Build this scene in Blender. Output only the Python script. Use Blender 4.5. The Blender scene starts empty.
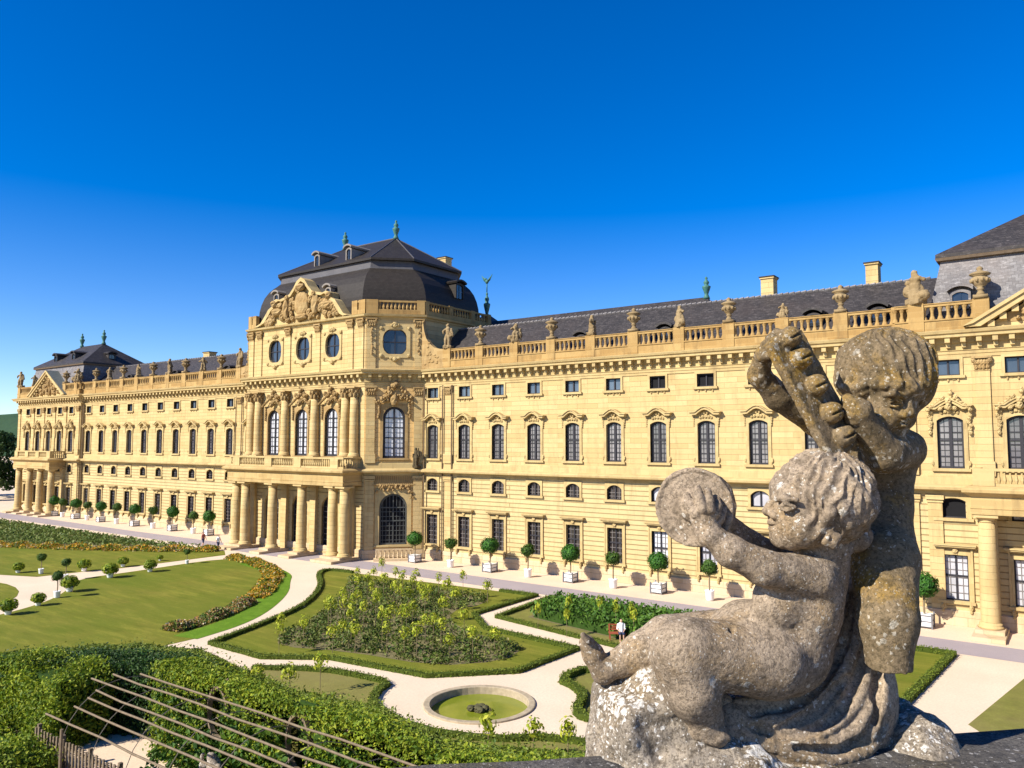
import bpy, math, random
import numpy as np
from mathutils import Vector, Matrix
PI = math.pi
rnd = random.Random(7)
nr = np.random.default_rng(11)
scene = bpy.context.scene
COL = scene.collection

# ------------------------------------------------------------------ helpers
class MB:
    """collects verts and faces, builds ONE mesh object"""
    def __init__(s): s.v = []; s.f = []; s.m = []; s.cur = 0
    def add(s, vs, fs):
        b = len(s.v); s.v.extend(vs)
        for f in fs: s.f.append(tuple(i + b for i in f)); s.m.append(s.cur)
    def box(s, x0, x1, y0, y1, z0, z1):
        s.add([(x0,y0,z0),(x1,y0,z0),(x1,y1,z0),(x0,y1,z0),(x0,y0,z1),(x1,y0,z1),(x1,y1,z1),(x0,y1,z1)],
              [(0,3,2,1),(4,5,6,7),(0,1,5,4),(1,2,6,5),(2,3,7,6),(3,0,4,7)])
    def lbox(s, p, d, u0, u1, o0, o1, z0, z1):
        """box in a wall frame: p origin, d unit direction, o outward (right of travel)"""
        n = (d[1], -d[0]); vs = []
        for z in (z0, z1):
            for u, o in ((u0,o0),(u1,o0),(u1,o1),(u0,o1)):
                vs.append((p[0]+d[0]*u+n[0]*o, p[1]+d[1]*u+n[1]*o, z))
        s.add(vs, [(0,1,2,3),(7,6,5,4),(4,5,1,0),(5,6,2,1),(6,7,3,2),(7,4,0,3)])
    def poly(s, pts, z): s.add([(x,y,z) for x,y in pts], [tuple(range(len(pts)))])
    def prism(s, pts, z0, z1):
        n = len(pts); s.add([(x,y,z0) for x,y in pts]+[(x,y,z1) for x,y in pts],
            [tuple(range(n,2*n)), tuple(reversed(range(n)))]+[(i,(i+1)%n,n+(i+1)%n,n+i) for i in range(n)])
    def xzprism(s, pts, y0, y1):
        n = len(pts); s.add([(x,y0,z) for x,z in pts]+[(x,y1,z) for x,z in pts],
            [tuple(range(n)), tuple(reversed(range(n,2*n)))]+[(i,n+i,n+(i+1)%n,(i+1)%n) for i in range(n)])
    def ring(s, inner, outer, y0, y1):
        """strip between two open xz curves, extruded in y (front y0 < back y1)"""
        n = len(inner); vs = [(x,y0,z) for x,z in inner]+[(x,y0,z) for x,z in outer]+[(x,y1,z) for x,z in inner]+[(x,y1,z) for x,z in outer]
        fs = []
        for i in range(n-1):
            fs += [(i,i+1,n+i+1,n+i), (2*n+i+1,2*n+i,3*n+i,3*n+i+1), (i+1,i,2*n+i,2*n+i+1), (n+i,n+i+1,3*n+i+1,3*n+i)]
        fs += [(0,n,3*n,2*n),(n-1,3*n-1,4*n-1,2*n-1)]
        s.add(vs, fs)
    def lathe(s, prof, c=(0,0,0), seg=12, cap=True, sx=1, sy=1):
        vs = []; fs = []; n = len(prof)
        for r, z in prof:
            for k in range(seg):
                a = 2*PI*k/seg; vs.append((c[0]+r*sx*math.cos(a), c[1]+r*sy*math.sin(a), c[2]+z))
        for i in range(n-1):
            for k in range(seg):
                k2 = (k+1)%seg; fs.append((i*seg+k, i*seg+k2, (i+1)*seg+k2, (i+1)*seg+k))
        if cap: fs += [tuple(reversed(range(seg))), tuple((n-1)*seg+k for k in range(seg))]
        s.add(vs, fs)
    def tube(s, pts, r, seg=6):
        rs = r if isinstance(r,(list,tuple)) else [r]*len(pts); vs=[]; fs=[]; n=len(pts)
        P=[Vector(p) for p in pts]
        for i in range(n):
            t=(P[min(i+1,n-1)]-P[max(i-1,0)]).normalized()
            a=t.cross(Vector((0,0,1)) if abs(t.z)<.9 else Vector((1,0,0))).normalized(); b=t.cross(a)
            for k in range(seg):
                q=P[i]+(a*math.cos(2*PI*k/seg)+b*math.sin(2*PI*k/seg))*rs[i]; vs.append(tuple(q))
        for i in range(n-1):
            for k in range(seg):
                k2=(k+1)%seg; fs.append((i*seg+k,(i+1)*seg+k,(i+1)*seg+k2,i*seg+k2))
        fs+=[tuple(range(seg)),tuple((n-1)*seg+k for k in reversed(range(seg)))]
        s.add(vs,fs)
    def blob(s, c, r, seg=7, rings=5, jit=.12):
        rx,ry,rz = r if isinstance(r,(list,tuple)) else (r,r,r)
        vs=[(c[0],c[1],c[2]-rz)]; fs=[]
        for i in range(1,rings):
            p=PI*i/rings
            for k in range(seg):
                a=2*PI*(k+.5*(i%2))/seg; j=1+rnd.uniform(-jit,jit)
                vs.append((c[0]+rx*j*math.sin(p)*math.cos(a), c[1]+ry*j*math.sin(p)*math.sin(a), c[2]-rz*j*math.cos(p)))
        vs.append((c[0],c[1],c[2]+rz)); L=len(vs)-1
        for k in range(seg):
            k2=(k+1)%seg; fs.append((0,1+k2,1+k)); fs.append((L,L-seg+k,L-seg+k2))
            for i in range(rings-2): fs.append((1+i*seg+k,1+i*seg+k2,1+(i+1)*seg+k2,1+(i+1)*seg+k))
        s.add(vs,fs)
    def sweep(s, path, prof, closed=False, caps=True):
        n=len(path); m=len(prof); vs=[]; fs=[]
        for i in range(n):
            def seg(a,b):
                d=Vector((path[b][0]-path[a][0],path[b][1]-path[a][1])); d.normalize(); return Vector((d.y,-d.x))
            if closed: n1=seg((i-1)%n,i); n2=seg(i,(i+1)%n)
            else: n1=seg(i-1,i) if i>0 else seg(0,1); n2=seg(i,i+1) if i<n-1 else n1
            mt=(n1+n2); mt.normalize(); mt/=max(.35,mt.dot(n1))
            for o,z in prof: vs.append((path[i][0]+mt.x*o, path[i][1]+mt.y*o, z))
        for i in range(n if closed else n-1):
            i2=(i+1)%n
            for j in range(m-1): fs.append((i*m+j,i2*m+j,i2*m+j+1,i*m+j+1))
        if caps and not closed: fs.append(tuple(reversed(range(m)))); fs.append(tuple((n-1)*m+j for j in range(m)))
        s.add(vs,fs)
    def build(s, name, mats, parent=None, smooth=False, loc=None, rotz=0):
        me=bpy.data.meshes.new(name); me.from_pydata(s.v,[],s.f)
        if not isinstance(mats,(list,tuple)): mats=[mats]
        for m in mats: me.materials.append(m)
        if any(s.m): me.polygons.foreach_set('material_index', s.m)
        if smooth: me.polygons.foreach_set('use_smooth',[True]*len(s.f))
        me.update(); return link(name, me, parent, loc, rotz)

def link(name, me, parent=None, loc=None, rotz=0):
    o=bpy.data.objects.new(name,me); COL.objects.link(o)
    if parent: o.parent=parent
    if loc is not None: o.location=loc
    o.rotation_euler[2]=rotz
    return o
def empty(name, loc=(0,0,0), rotz=0):
    o=link(name,None,None,loc,rotz); o.empty_display_size=.3; return o
def tag(o, label, cat, group=None):
    o['label']=label; o['category']=cat
    if group: o['group']=group
    return o
def struct(o): o['kind']='structure'; return o
def stuff(o,label,cat): o['kind']='stuff'; o['label']=label; o['category']=cat; return o
def dup(root, loc, rotz=0, scale=1, label=None):
    r=root.copy(); COL.objects.link(r); r.location=loc; r.rotation_euler=(0,0,rotz); r.scale=(scale,)*3
    if label: r['label']=label
    for ch in root.children:
        c=ch.copy(); COL.objects.link(c); c.parent=r
        for g in ch.children:
            d=g.copy(); COL.objects.link(d); d.parent=c
    return r

def leaf_mesh(name, P, size, mats, parent=None, seed=0, N=None, loc=None, flat=0.0):
    """many small leaf quads at points P (n,3); N optional outward normals"""
    g=np.random.default_rng(seed); n=len(P)
    if N is None: N=g.normal(size=(n,3))
    else: N=N+g.normal(size=(n,3))*.75
    N=N/np.maximum(1e-6,np.linalg.norm(N,axis=1,keepdims=True))
    A=np.cross(N,g.normal(size=(n,3))); A/=np.maximum(1e-6,np.linalg.norm(A,axis=1,keepdims=True)); B=np.cross(N,A)
    s=(size*g.uniform(.6,1.35,size=(n,1)))
    c=[P+A*s, P+B*s*.55+N*s*.2, P-A*s, P-B*s*.55+N*s*.2]
    V=np.stack(c,1).reshape(-1,3); F=np.arange(4*n).reshape(-1,4)
    me=bpy.data.meshes.new(name); me.from_pydata(V.tolist(),[],F.tolist())
    if not isinstance(mats,(list,tuple)): mats=[mats]
    for m in mats: me.materials.append(m)
    if len(mats)>1: me.polygons.foreach_set('material_index', g.integers(0,len(mats),n).astype(int).tolist())
    me.update(); return link(name,me,parent,loc)
def ball_pts(n, r, c=(0,0,0), seed=0, shell=.55, sq=(1,1,1)):
    g=np.random.default_rng(seed); D=g.normal(size=(n,3)); D/=np.linalg.norm(D,axis=1,keepdims=True)
    R=r*(shell+(1-shell)*g.random((n,1))**.5)
    return D*R*np.array(sq)+np.array(c), D
def in_poly(P, poly):
    x,y=P[:,0],P[:,1]; ins=np.zeros(len(P),bool); n=len(poly)
    for i in range(n):
        x1,y1=poly[i]; x2,y2=poly[(i+1)%n]
        if y1==y2: continue
        c=((y1>y)!=(y2>y))&(x<(x2-x1)*(y-y1)/(y2-y1)+x1); ins^=c
    return ins
def poly_pts(poly, n, seed=0):
    g=np.random.default_rng(seed); a=np.array(poly); lo=a.min(0); hi=a.max(0); out=np.zeros((0,2))
    while len(out)<n:
        p=lo+(hi-lo)*g.random((n*2,2)); out=np.vstack([out,p[in_poly(p,poly)]])
    return out[:n]
def smooth_poly(pts, it=2):
    for _ in range(it):
        q=[]; n=len(pts)
        for i in range(n):
            a=pts[i]; b=pts[(i+1)%n]
            q+= [(a[0]*.75+b[0]*.25,a[1]*.75+b[1]*.25),(a[0]*.25+b[0]*.75,a[1]*.25+b[1]*.75)]
        pts=q
    return pts
def smooth_line(pts, it=2):
    for _ in range(it):
        q=[pts[0]]
        for a,b in zip(pts[:-1],pts[1:]):
            q+= [(a[0]*.75+b[0]*.25,a[1]*.75+b[1]*.25),(a[0]*.25+b[0]*.75,a[1]*.25+b[1]*.75)]
        pts=q+[pts[-1]]
    return pts

# ------------------------------------------------------------------ materials
class NT:
    def __init__(s,name):
        s.mat=bpy.data.materials.new(name); s.mat.use_nodes=True; s.t=s.mat.node_tree; s.n=s.t.nodes; s.l=s.t.links
        s.b=s.n['Principled BSDF']; s.out=s.n['Material Output']
    def node(s,ty,**k):
        nd=s.n.new(ty)
        for a,v in k.items():
            if a in nd.inputs.keys(): nd.inputs[a].default_value=v
            else: setattr(nd,a,v)
        return nd
    def link(s,a,b): s.l.new(a,b)
    def coord(s,kind='Object',scale=(1,1,1)):
        tc=s.node('ShaderNodeTexCoord'); mp=s.node('ShaderNodeMapping'); mp.inputs['Scale'].default_value=scale
        s.link(tc.outputs[kind],mp.inputs[0]); return mp.outputs[0]
    def pos(s,scale=(1,1,1)):
        g=s.node('ShaderNodeNewGeometry'); mp=s.node('ShaderNodeMapping'); mp.inputs['Scale'].default_value=scale
        s.link(g.outputs['Position'],mp.inputs[0]); return mp.outputs[0]
    def noise(s,vec,scale,detail=4,rough=.6):
        n=s.node('ShaderNodeTexNoise'); n.inputs['Scale'].default_value=scale; n.inputs['Detail'].default_value=detail; n.inputs['Roughness'].default_value=rough
        s.link(vec,n.inputs['Vector']); return n.outputs['Fac']
    def ramp(s,fac,stops,interp='LINEAR'):
        r=s.node('ShaderNodeValToRGB'); e=r.color_ramp.elements; r.color_ramp.interpolation=interp
        while len(e)<len(stops): e.new(.5)
        for k,(p,c) in enumerate(stops):
            e[k].position=p; e[k].color=(c,c,c,1) if isinstance(c,(int,float)) else (*c,1)
        s.link(fac,r.inputs[0]); return r.outputs[0]
    def mix(s,fac,a,b,mode='MIX'):
        m=s.node('ShaderNodeMix',data_type='RGBA',blend_type=mode)
        for sock,v in ((m.inputs[0],fac),(m.inputs[6],a),(m.inputs[7],b)):
            if isinstance(v,(int,float)): sock.default_value=v
            elif isinstance(v,tuple): sock.default_value=(*v,1)
            else: s.link(v,sock)
        return m.outputs[2]
    def bump(s,h,strength=.4,dist=.02):
        b=s.node('ShaderNodeBump'); b.inputs['Strength'].default_value=strength; b.inputs['Distance'].default_value=dist
        s.link(h,b.inputs['Height']); s.link(b.outputs[0],s.b.inputs['Normal'])
    def fin(s,col,rough=.8,spec=.3):
        if isinstance(col,tuple): s.b.inputs['Base Color'].default_value=(*col,1)
        else: s.link(col,s.b.inputs['Base Color'])
        s.b.inputs['Roughness'].default_value=rough; s.b.inputs['Specular IOR Level'].default_value=spec
        return s.mat

def wall_vec(t):
    """u along the facade (works for the canted faces too), v = height"""
    g=t.node('ShaderNodeNewGeometry'); sp=t.node('ShaderNodeSeparateXYZ'); t.link(g.outputs['Position'],sp.inputs[0])
    m=t.node('ShaderNodeMath',operation='MULTIPLY'); m.inputs[1].default_value=.41; t.link(sp.outputs[1],m.inputs[0])
    a=t.node('ShaderNodeMath',operation='ADD'); t.link(sp.outputs[0],a.inputs[0]); t.link(m.outputs[0],a.inputs[1])
    c=t.node('ShaderNodeCombineXYZ'); t.link(a.outputs[0],c.inputs[0]); t.link(sp.outputs[2],c.inputs[1]); return c.outputs[0]
def stone(name, base, alt, dark, joint=None, jd=.02, w=1.6, h=.42, patch=.5):
    t=NT(name); p=t.pos(); v=wall_vec(t)
    br=t.node('ShaderNodeTexBrick'); t.link(v,br.inputs['Vector'])
    for k,x in (('Scale',1.0),('Mortar Size',jd),('Brick Width',w),('Row Height',h),('Mortar Smooth',.3),('Bias',0.0)): br.inputs[k].default_value=x
    br.inputs['Color1'].default_value=(*base,1); br.inputs['Color2'].default_value=(*alt,1)
    br.inputs['Mortar'].default_value=(*(joint or base),1)
    n1=t.noise(p,.35,5,.65); n2=t.noise(t.pos((1,1,.25)),1.4,6,.7)
    c=t.mix(t.ramp(n1,[(.42,0.),(.72,patch)]),br.outputs[0],alt)
    c=t.mix(t.ramp(n2,[(.50,0.),(.78,.62)]),c,dark); n8=t.noise(t.pos((1.6,1.6,.10)),1.0,5,.75); c=t.mix(t.ramp(n8,[(.56,0.),(.74,.42)]),c,tuple(x*.8 for x in dark))
    vb=t.node('ShaderNodeTexBrick'); t.link(v,vb.inputs['Vector'])
    for k,x in (('Scale',1.0),('Mortar Size',.0),('Brick Width',w if w<10 else 1.7),('Row Height',h),('Bias',0.0)): vb.inputs[k].default_value=x
    vb.inputs['Color1'].default_value=(1.06,1.04,1.0,1); vb.inputs['Color2'].default_value=(.84,.82,.78,1)
    c=t.mix(.38,c,vb.outputs[0],'MULTIPLY')
    n3=t.noise(p,22,3)
    c=t.mix(t.ramp(n3,[(.3,.14),(.7,0.)]),c,dark)
    if joint:
        inv=t.node('ShaderNodeMath',operation='MULTIPLY'); inv.inputs[1].default_value=-1.0; t.link(br.outputs['Fac'],inv.inputs[0])
        ad=t.node('ShaderNodeMath',operation='MULTIPLY_ADD'); ad.inputs[1].default_value=.25; t.link(n3,ad.inputs[0]); t.link(inv.outputs[0],ad.inputs[2])
        t.bump(ad.outputs[0],.9,.05)
    else: t.bump(n3,.35,.02)
    return t.fin(c,.9,.15)
Y1=(.515,.400,.200); Y2=(.495,.355,.160); YD=(.30,.21,.10)
M={}
M['ashlar']=stone('pale_sandstone',Y1,Y2,YD,(.435,.335,.155),.006,2.2,.46,.5)
M['rust']=stone('rusticated_sandstone',(.52,.415,.215),(.52,.405,.205),YD,(.27,.195,.09),.045,40.,.43,.3)
M['trim']=stone('trim_sandstone',(.49,.38,.185),(.45,.335,.155),(.19,.13,.068),None,patch=.5)
M['orange']=stone('brightened_warm_sandstone',(.66,.455,.195),(.66,.43,.175),YD,(.46,.31,.13),.010,2.2,.5,.5)  # orange stone of the canted bays, brightened to make up for grazing sun
M['plinth']=stone('pale_plinth_stone',(.52,.42,.29),(.54,.41,.25),YD,(.42,.33,.22),.01,1.8,.6,.5)
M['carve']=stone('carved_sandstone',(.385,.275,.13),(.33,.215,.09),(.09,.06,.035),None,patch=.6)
M['cornice']=stone('weathered_cornice',(.43,.295,.125),(.34,.21,.08),(.12,.075,.038),None,patch=.85)
def slate(name,c1,c2,c3,row=.22,w=.36,contrast=.5,rough=.55,fleck=.5):
    t=NT(name); v=wall_vec(t); p=t.pos()
    wv=t.node('ShaderNodeMix',data_type='VECTOR'); wv.inputs[0].default_value=.06; nn=t.node('ShaderNodeTexNoise'); nn.inputs['Scale'].default_value=1.6; t.link(p,nn.inputs['Vector']); t.link(v,wv.inputs[4]); t.link(nn.outputs['Color'],wv.inputs[5])
    br=t.node('ShaderNodeTexBrick'); t.link(wv.outputs[1],br.inputs['Vector'])
    for k,x in (('Scale',1.0),('Mortar Size',.010),('Brick Width',w),('Row Height',row),('Bias',-.1)): br.inputs[k].default_value=x
    br.inputs['Color1'].default_value=(*c1,1); br.inputs['Color2'].default_value=(*c2,1); br.inputs['Mortar'].default_value=(*[x*.6 for x in c1],1)
    n=t.noise(p,.55,6,.75); n2=t.noise(t.pos((1.2,1.2,4)),2.2,5,.8); n3=t.noise(p,.22,4,.7)
    c=t.mix(t.ramp(n,[(.42,0.),(.70,contrast)]),br.outputs[0],c3)
    c=t.mix(t.ramp(n2,[(.55,0.),(.68,fleck)]),c,tuple(min(.8,x*2.3) for x in c2)); c=t.mix(t.ramp(n2,[(.32,fleck),(.44,0.)]),c,tuple(x*.5 for x in c3))
    c=t.mix(t.ramp(n3,[(.5,0.),(.7,.35)]),c,(c2[0]*1.1,c2[1]*.95,c2[2]*.85))
    t.bump(br.outputs['Fac'],-.5,.02)
    return t.fin(c,rough,.18)
M['slate']=slate('slate_roof',(.032,.029,.029),(.052,.046,.045),(.022,.020,.021),fleck=.95)
M['slate_old']=slate('old_grey_slate',(.14,.13,.13),(.21,.20,.20),(.09,.083,.09),contrast=.6,rough=.6,fleck=.6)
M['dome']=slate('dome_slate',(.024,.020,.017),(.034,.029,.025),(.017,.014,.012),.16,.24,.3,.55,.15)
M['dome_lead']=slate('lead_band',(.075,.072,.076),(.09,.087,.092),(.055,.053,.058),.8,1.2,.3,.45,.3)
M['zinc']=slate('green_grey_sheet',(.11,.125,.12),(.12,.135,.13),(.08,.10,.095),3,.6,.3,.5)
def plain(name,c,rough=.6,spec=.3,var=.25,sc=3.,metal=0):
    t=NT(name); n=t.noise(t.pos(),sc,5,.65)
    col=t.mix(t.ramp(n,[(.3,0.),(.75,1.)]),c,tuple(x*(1-var) for x in c)); t.bump(n,.15,.02); t.b.inputs['Metallic'].default_value=metal
    return t.fin(col,rough,spec)
M['copper']=plain('green_copper',(.055,.17,.145),.6,.3,.5,6)
M['casement']=plain('dark_window_frame',(.028,.026,.032),.5)
M['bars']=plain('pale_grey_bars',(.22,.20,.19),.5)
M['door']=plain('grey_green_door',(.075,.08,.075),.55)
def glass(name,c,c2,spec=.6):
    t=NT(name); oi=t.node('ShaderNodeObjectInfo'); n=t.noise(t.pos((1,1,.35)),.9,3)
    a=t.mix(oi.outputs['Random'],c,c2); a=t.mix(t.ramp(n,[(.4,0.),(.65,.5)]),a,tuple(x*.5 for x in c))
    t.b.inputs['Coat Weight'].default_value=.6; t.b.inputs['Coat Roughness'].default_value=.03
    return t.fin(a,.12,spec)
M['glass_curtain']=glass('pane_with_grey_blind',(.11,.105,.115),(.27,.25,.26))
M['glass_white']=glass('pane_with_white_blind',(.42,.42,.47),(.62,.62,.66))
M['glass_dark']=glass('dark_pane',(.030,.024,.024),(.050,.04,.04))
M['glass_sky']=glass('sky_reflection_pane',(.05,.065,.09),(.10,.13,.17))  # blue of the reflected sky painted into the pane colour
M['glass_round']=glass('attic_pane',(.022,.028,.038),(.032,.038,.05))
M['black']=plain('dark_opening',(.006,.006,.008),.9)
def ground_mat(name,c1,c2,c3,sc=.25,fine=9,bump=.25,rough=.95):
    t=NT(name); p=t.pos(); n=t.noise(p,sc,6,.65); f=t.noise(p,fine,4,.7)
    c=t.mix(t.ramp(n,[(.35,0.),(.68,1.)]),c1,c2); c=t.mix(t.ramp(f,[(.4,.0),(.75,.7)]),c,c3); t.bump(f,bump,.03)
    return t.fin(c,rough,.1)
M['gravel']=ground_mat('pale_gravel',(.68,.55,.415),(.60,.485,.36),(.47,.375,.275))
M['terrace']=ground_mat('pink_gravel',(.69,.535,.39),(.61,.47,.34),(.49,.38,.28),.35)
M['road']=ground_mat('grey_asphalt_path',(.30,.255,.265),(.35,.30,.30),(.25,.22,.23),.3,12)
M['earth']=ground_mat('dry_bed_earth',(.17,.14,.07),(.11,.11,.045),(.22,.175,.10),1.2,7,.5)
def lawn_mat(name,c1,c2,c3,streak=True):
    t=NT(name); p=t.pos(); n=t.noise(t.pos((.35,1.,1)) if streak else p,.45,6,.7); f=t.noise(p,14,4,.75); g=t.noise(p,.12,3,.6)
    c=t.mix(t.ramp(n,[(.36,0.),(.64,1.)]),c1,c2); n5=t.noise(t.pos((.16,.9,1)) if streak else p,1.3,5,.75); c=t.mix(t.ramp(n5,[(.5,0.),(.68,.75)]),c,tuple(x*1.55 for x in c2)); c=t.mix(t.ramp(n5,[(.30,.7),(.45,0.)]),c,tuple(x*.62 for x in c1)); c=t.mix(t.ramp(g,[(.4,0.),(.7,.7)]),c,c3); c=t.mix(t.ramp(f,[(.35,.4),(.7,0.)]),c,tuple(x*.55 for x in c1))
    t.bump(f,.6,.05); return t.fin(c,.95,.1)
M['lawn']=lawn_mat('dry_lawn',(.135,.155,.016),(.19,.175,.028),(.105,.145,.013))
M['lawn_green']=lawn_mat('green_lawn_edge',(.10,.20,.012),(.13,.22,.02),(.085,.17,.012),False)
M['lawn_brown']=lawn_mat('thin_brown_lawn',(.20,.185,.05),(.16,.165,.035),(.24,.20,.08),False)
def leaf_mat(name,stops,trans=.25,rough=.55):
    t=NT(name); g=t.node('ShaderNodeNewGeometry'); c=t.ramp(g.outputs['Random Per Island'],stops)
    n=t.noise(t.pos(),.7,3); c=t.mix(t.ramp(n,[(.35,.45),(.65,0.)]),c,tuple(x*.5 for x in stops[0][1]))
    t.fin(c,rough,.25)
    tr=t.node('ShaderNodeBsdfTranslucent'); t.link(c,tr.inputs[0]); mx=t.node('ShaderNodeMixShader'); mx.inputs[0].default_value=trans
    t.link(t.b.outputs[0],mx.inputs[1]); t.link(tr.outputs[0],mx.inputs[2]); t.link(mx.outputs[0],t.out.inputs[0]); return t.mat
M['leaf_topiary']=leaf_mat('topiary_leaf',[(0,(.018,.075,.010)),(.55,(.04,.14,.015)),(1,(.09,.24,.025))])
M['leaf_topiary2']=leaf_mat('olive_topiary_leaf',[(0,(.028,.075,.010)),(.6,(.06,.125,.015)),(1,(.11,.19,.025))])
M['leaf_vine']=leaf_mat('vine_leaf',[(0,(.07,.14,.010)),(.45,(.19,.27,.016)),(1,(.38,.41,.03))],.35)
M['leaf_hedge']=leaf_mat('hedge_leaf',[(0,(.025,.075,.010)),(.6,(.055,.13,.014)),(1,(.11,.19,.018))],.25)
M['leaf_box']=leaf_mat('box_leaf',[(0,(.085,.135,.014)),(.6,(.15,.19,.018)),(1,(.20,.235,.028))],.2)
M['leaf_rose']=leaf_mat('rose_bush_leaf',[(0,(.055,.10,.014)),(.5,(.11,.155,.024)),(.85,(.18,.20,.045)),(1,(.30,.26,.10))])
M['leaf_std']=leaf_mat('yellow_green_leaf',[(0,(.16,.25,.016)),(.4,(.40,.46,.03)),(1,(.68,.66,.08))],.35)
M['leaf_dense']=leaf_mat('dense_shrub_leaf',[(0,(.04,.11,.014)),(.6,(.09,.19,.022)),(1,(.15,.26,.035))])
M['leaf_tree']=leaf_mat('tree_leaf',[(0,(.016,.045,.010)),(.6,(.04,.085,.016)),(1,(.08,.13,.03))])
M['leaf_grey']=leaf_mat('dull_bed_leaf',[(0,(.08,.13,.022)),(.6,(.15,.20,.04)),(1,(.25,.28,.08))])
M['flower_warm']=leaf_mat('flower_mix',[(0,(.09,.18,.016)),(.34,(.15,.24,.026)),(.40,(.72,.33,.02)),(.66,(.72,.40,.03)),(.76,(.75,.50,.06)),(.86,(.30,.16,.06)),(1,(.75,.60,.35))])
M['flower_dull']=leaf_mat('flower_mix_dull',[(0,(.09,.16,.02)),(.45,(.15,.22,.035)),(.54,(.55,.27,.05)),(.74,(.30,.15,.12)),(.88,(.6,.36,.10)),(1,(.75,.70,.55))])
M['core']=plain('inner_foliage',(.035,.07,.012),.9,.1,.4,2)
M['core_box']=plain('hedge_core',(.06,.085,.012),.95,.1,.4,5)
M['bark']=plain('bark',(.10,.075,.05),.9,.1,.4,8)
M['bark_pale']=plain('pale_stem',(.22,.17,.10),.8,.1,.3,8)
M['white_paint']=plain('white_paint',(.78,.77,.76),.5,.4,.06)
M['tub_grey']=plain('grey_tub_frame',(.16,.155,.16),.6,.3,.2)
M['white_pot']=plain('white_pot',(.80,.80,.80),.4,.4,.05)
M['wood']=plain('weathered_wood',(.20,.155,.105),.85,.1,.45,7)
M['iron']=plain('thin_grey_iron',(.16,.14,.11),.6,.3,.3,6)
M['basin']=plain('basin_stone',(.42,.345,.24),.9,.1,.4,4)
M['rock']=plain('dark_wet_rock',(.085,.08,.035),.8,.3,.5,6)
def water_mat():
    t=NT('green_pond_water'); n=t.noise(t.pos(),.8,4); c=t.mix(t.ramp(n,[(.35,0.),(.7,1.)]),(.14,.17,.012),(.20,.22,.02))
    t.bump(t.noise(t.pos(),6,2),.05,.02); return t.fin(c,.12,.3)
M['water']=water_mat()
M['skin']=plain('skin',(.55,.33,.23),.6,.3,.1); M['red_cloth']=plain('dull_red_cloth',(.30,.10,.08),.9,.1,.2); M['navy_cloth']=plain('navy_cloth',(.03,.04,.09),.9,.1,.2)
M['white_cloth']=plain('white_cloth',(.75,.74,.74),.9,.1,.1); M['grey_cloth']=plain('grey_cloth',(.25,.25,.27),.9,.1,.2); M['hair']=plain('brown_hair',(.06,.04,.025),.7,.2,.3)
M['bench']=plain('red_brown_wood',(.30,.08,.04),.7,.2,.2)
M['leaf_shaded']=leaf_mat('shaded_hedge_leaf',[(0,(.010,.035,.006)),(.6,(.028,.075,.010)),(1,(.06,.12,.014))],.2)  # hedge leaf darkened to paint shade on the hedge front
M['roofstone']=stone('weathered_roof_sculpture',(.30,.225,.125),(.24,.17,.085),(.06,.045,.03),None,patch=.7)
M['porch']=stone('weathered_porch_stone',(.47,.35,.165),(.40,.28,.12),(.15,.10,.05),None,patch=.8)
M['eave']=plain('brown_eave_board',(.17,.125,.085),.8,.1,.4,4)
M['balus']=stone('weathered_balustrade',(.40,.275,.115),(.33,.205,.075),(.12,.08,.04),None,patch=.8)
# ------------------------------------------------------------------ the palace
CX=-72.0; FY=62.2; CY=57.7; CL=-145.4; CR=1.4; PY=61.6
LPX=(-157.9,-133.9); RPX=(-10.1,13.6)
LW=[-92.66-4.4*i for i in range(-1,10)]; RW=[-55.74+4.4*i for i in range(0,11)]
PW=[-8.3,-4.15,0,4.15,8.3]
q2=math.sqrt(.5)
palace=empty('palace',(CX,FY,0)); ZO=.95; palace.location=(0,0,ZO)
tag(palace,'long pale yellow baroque stone palace with slate roofs and a domed central pavilion','palace')

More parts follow.
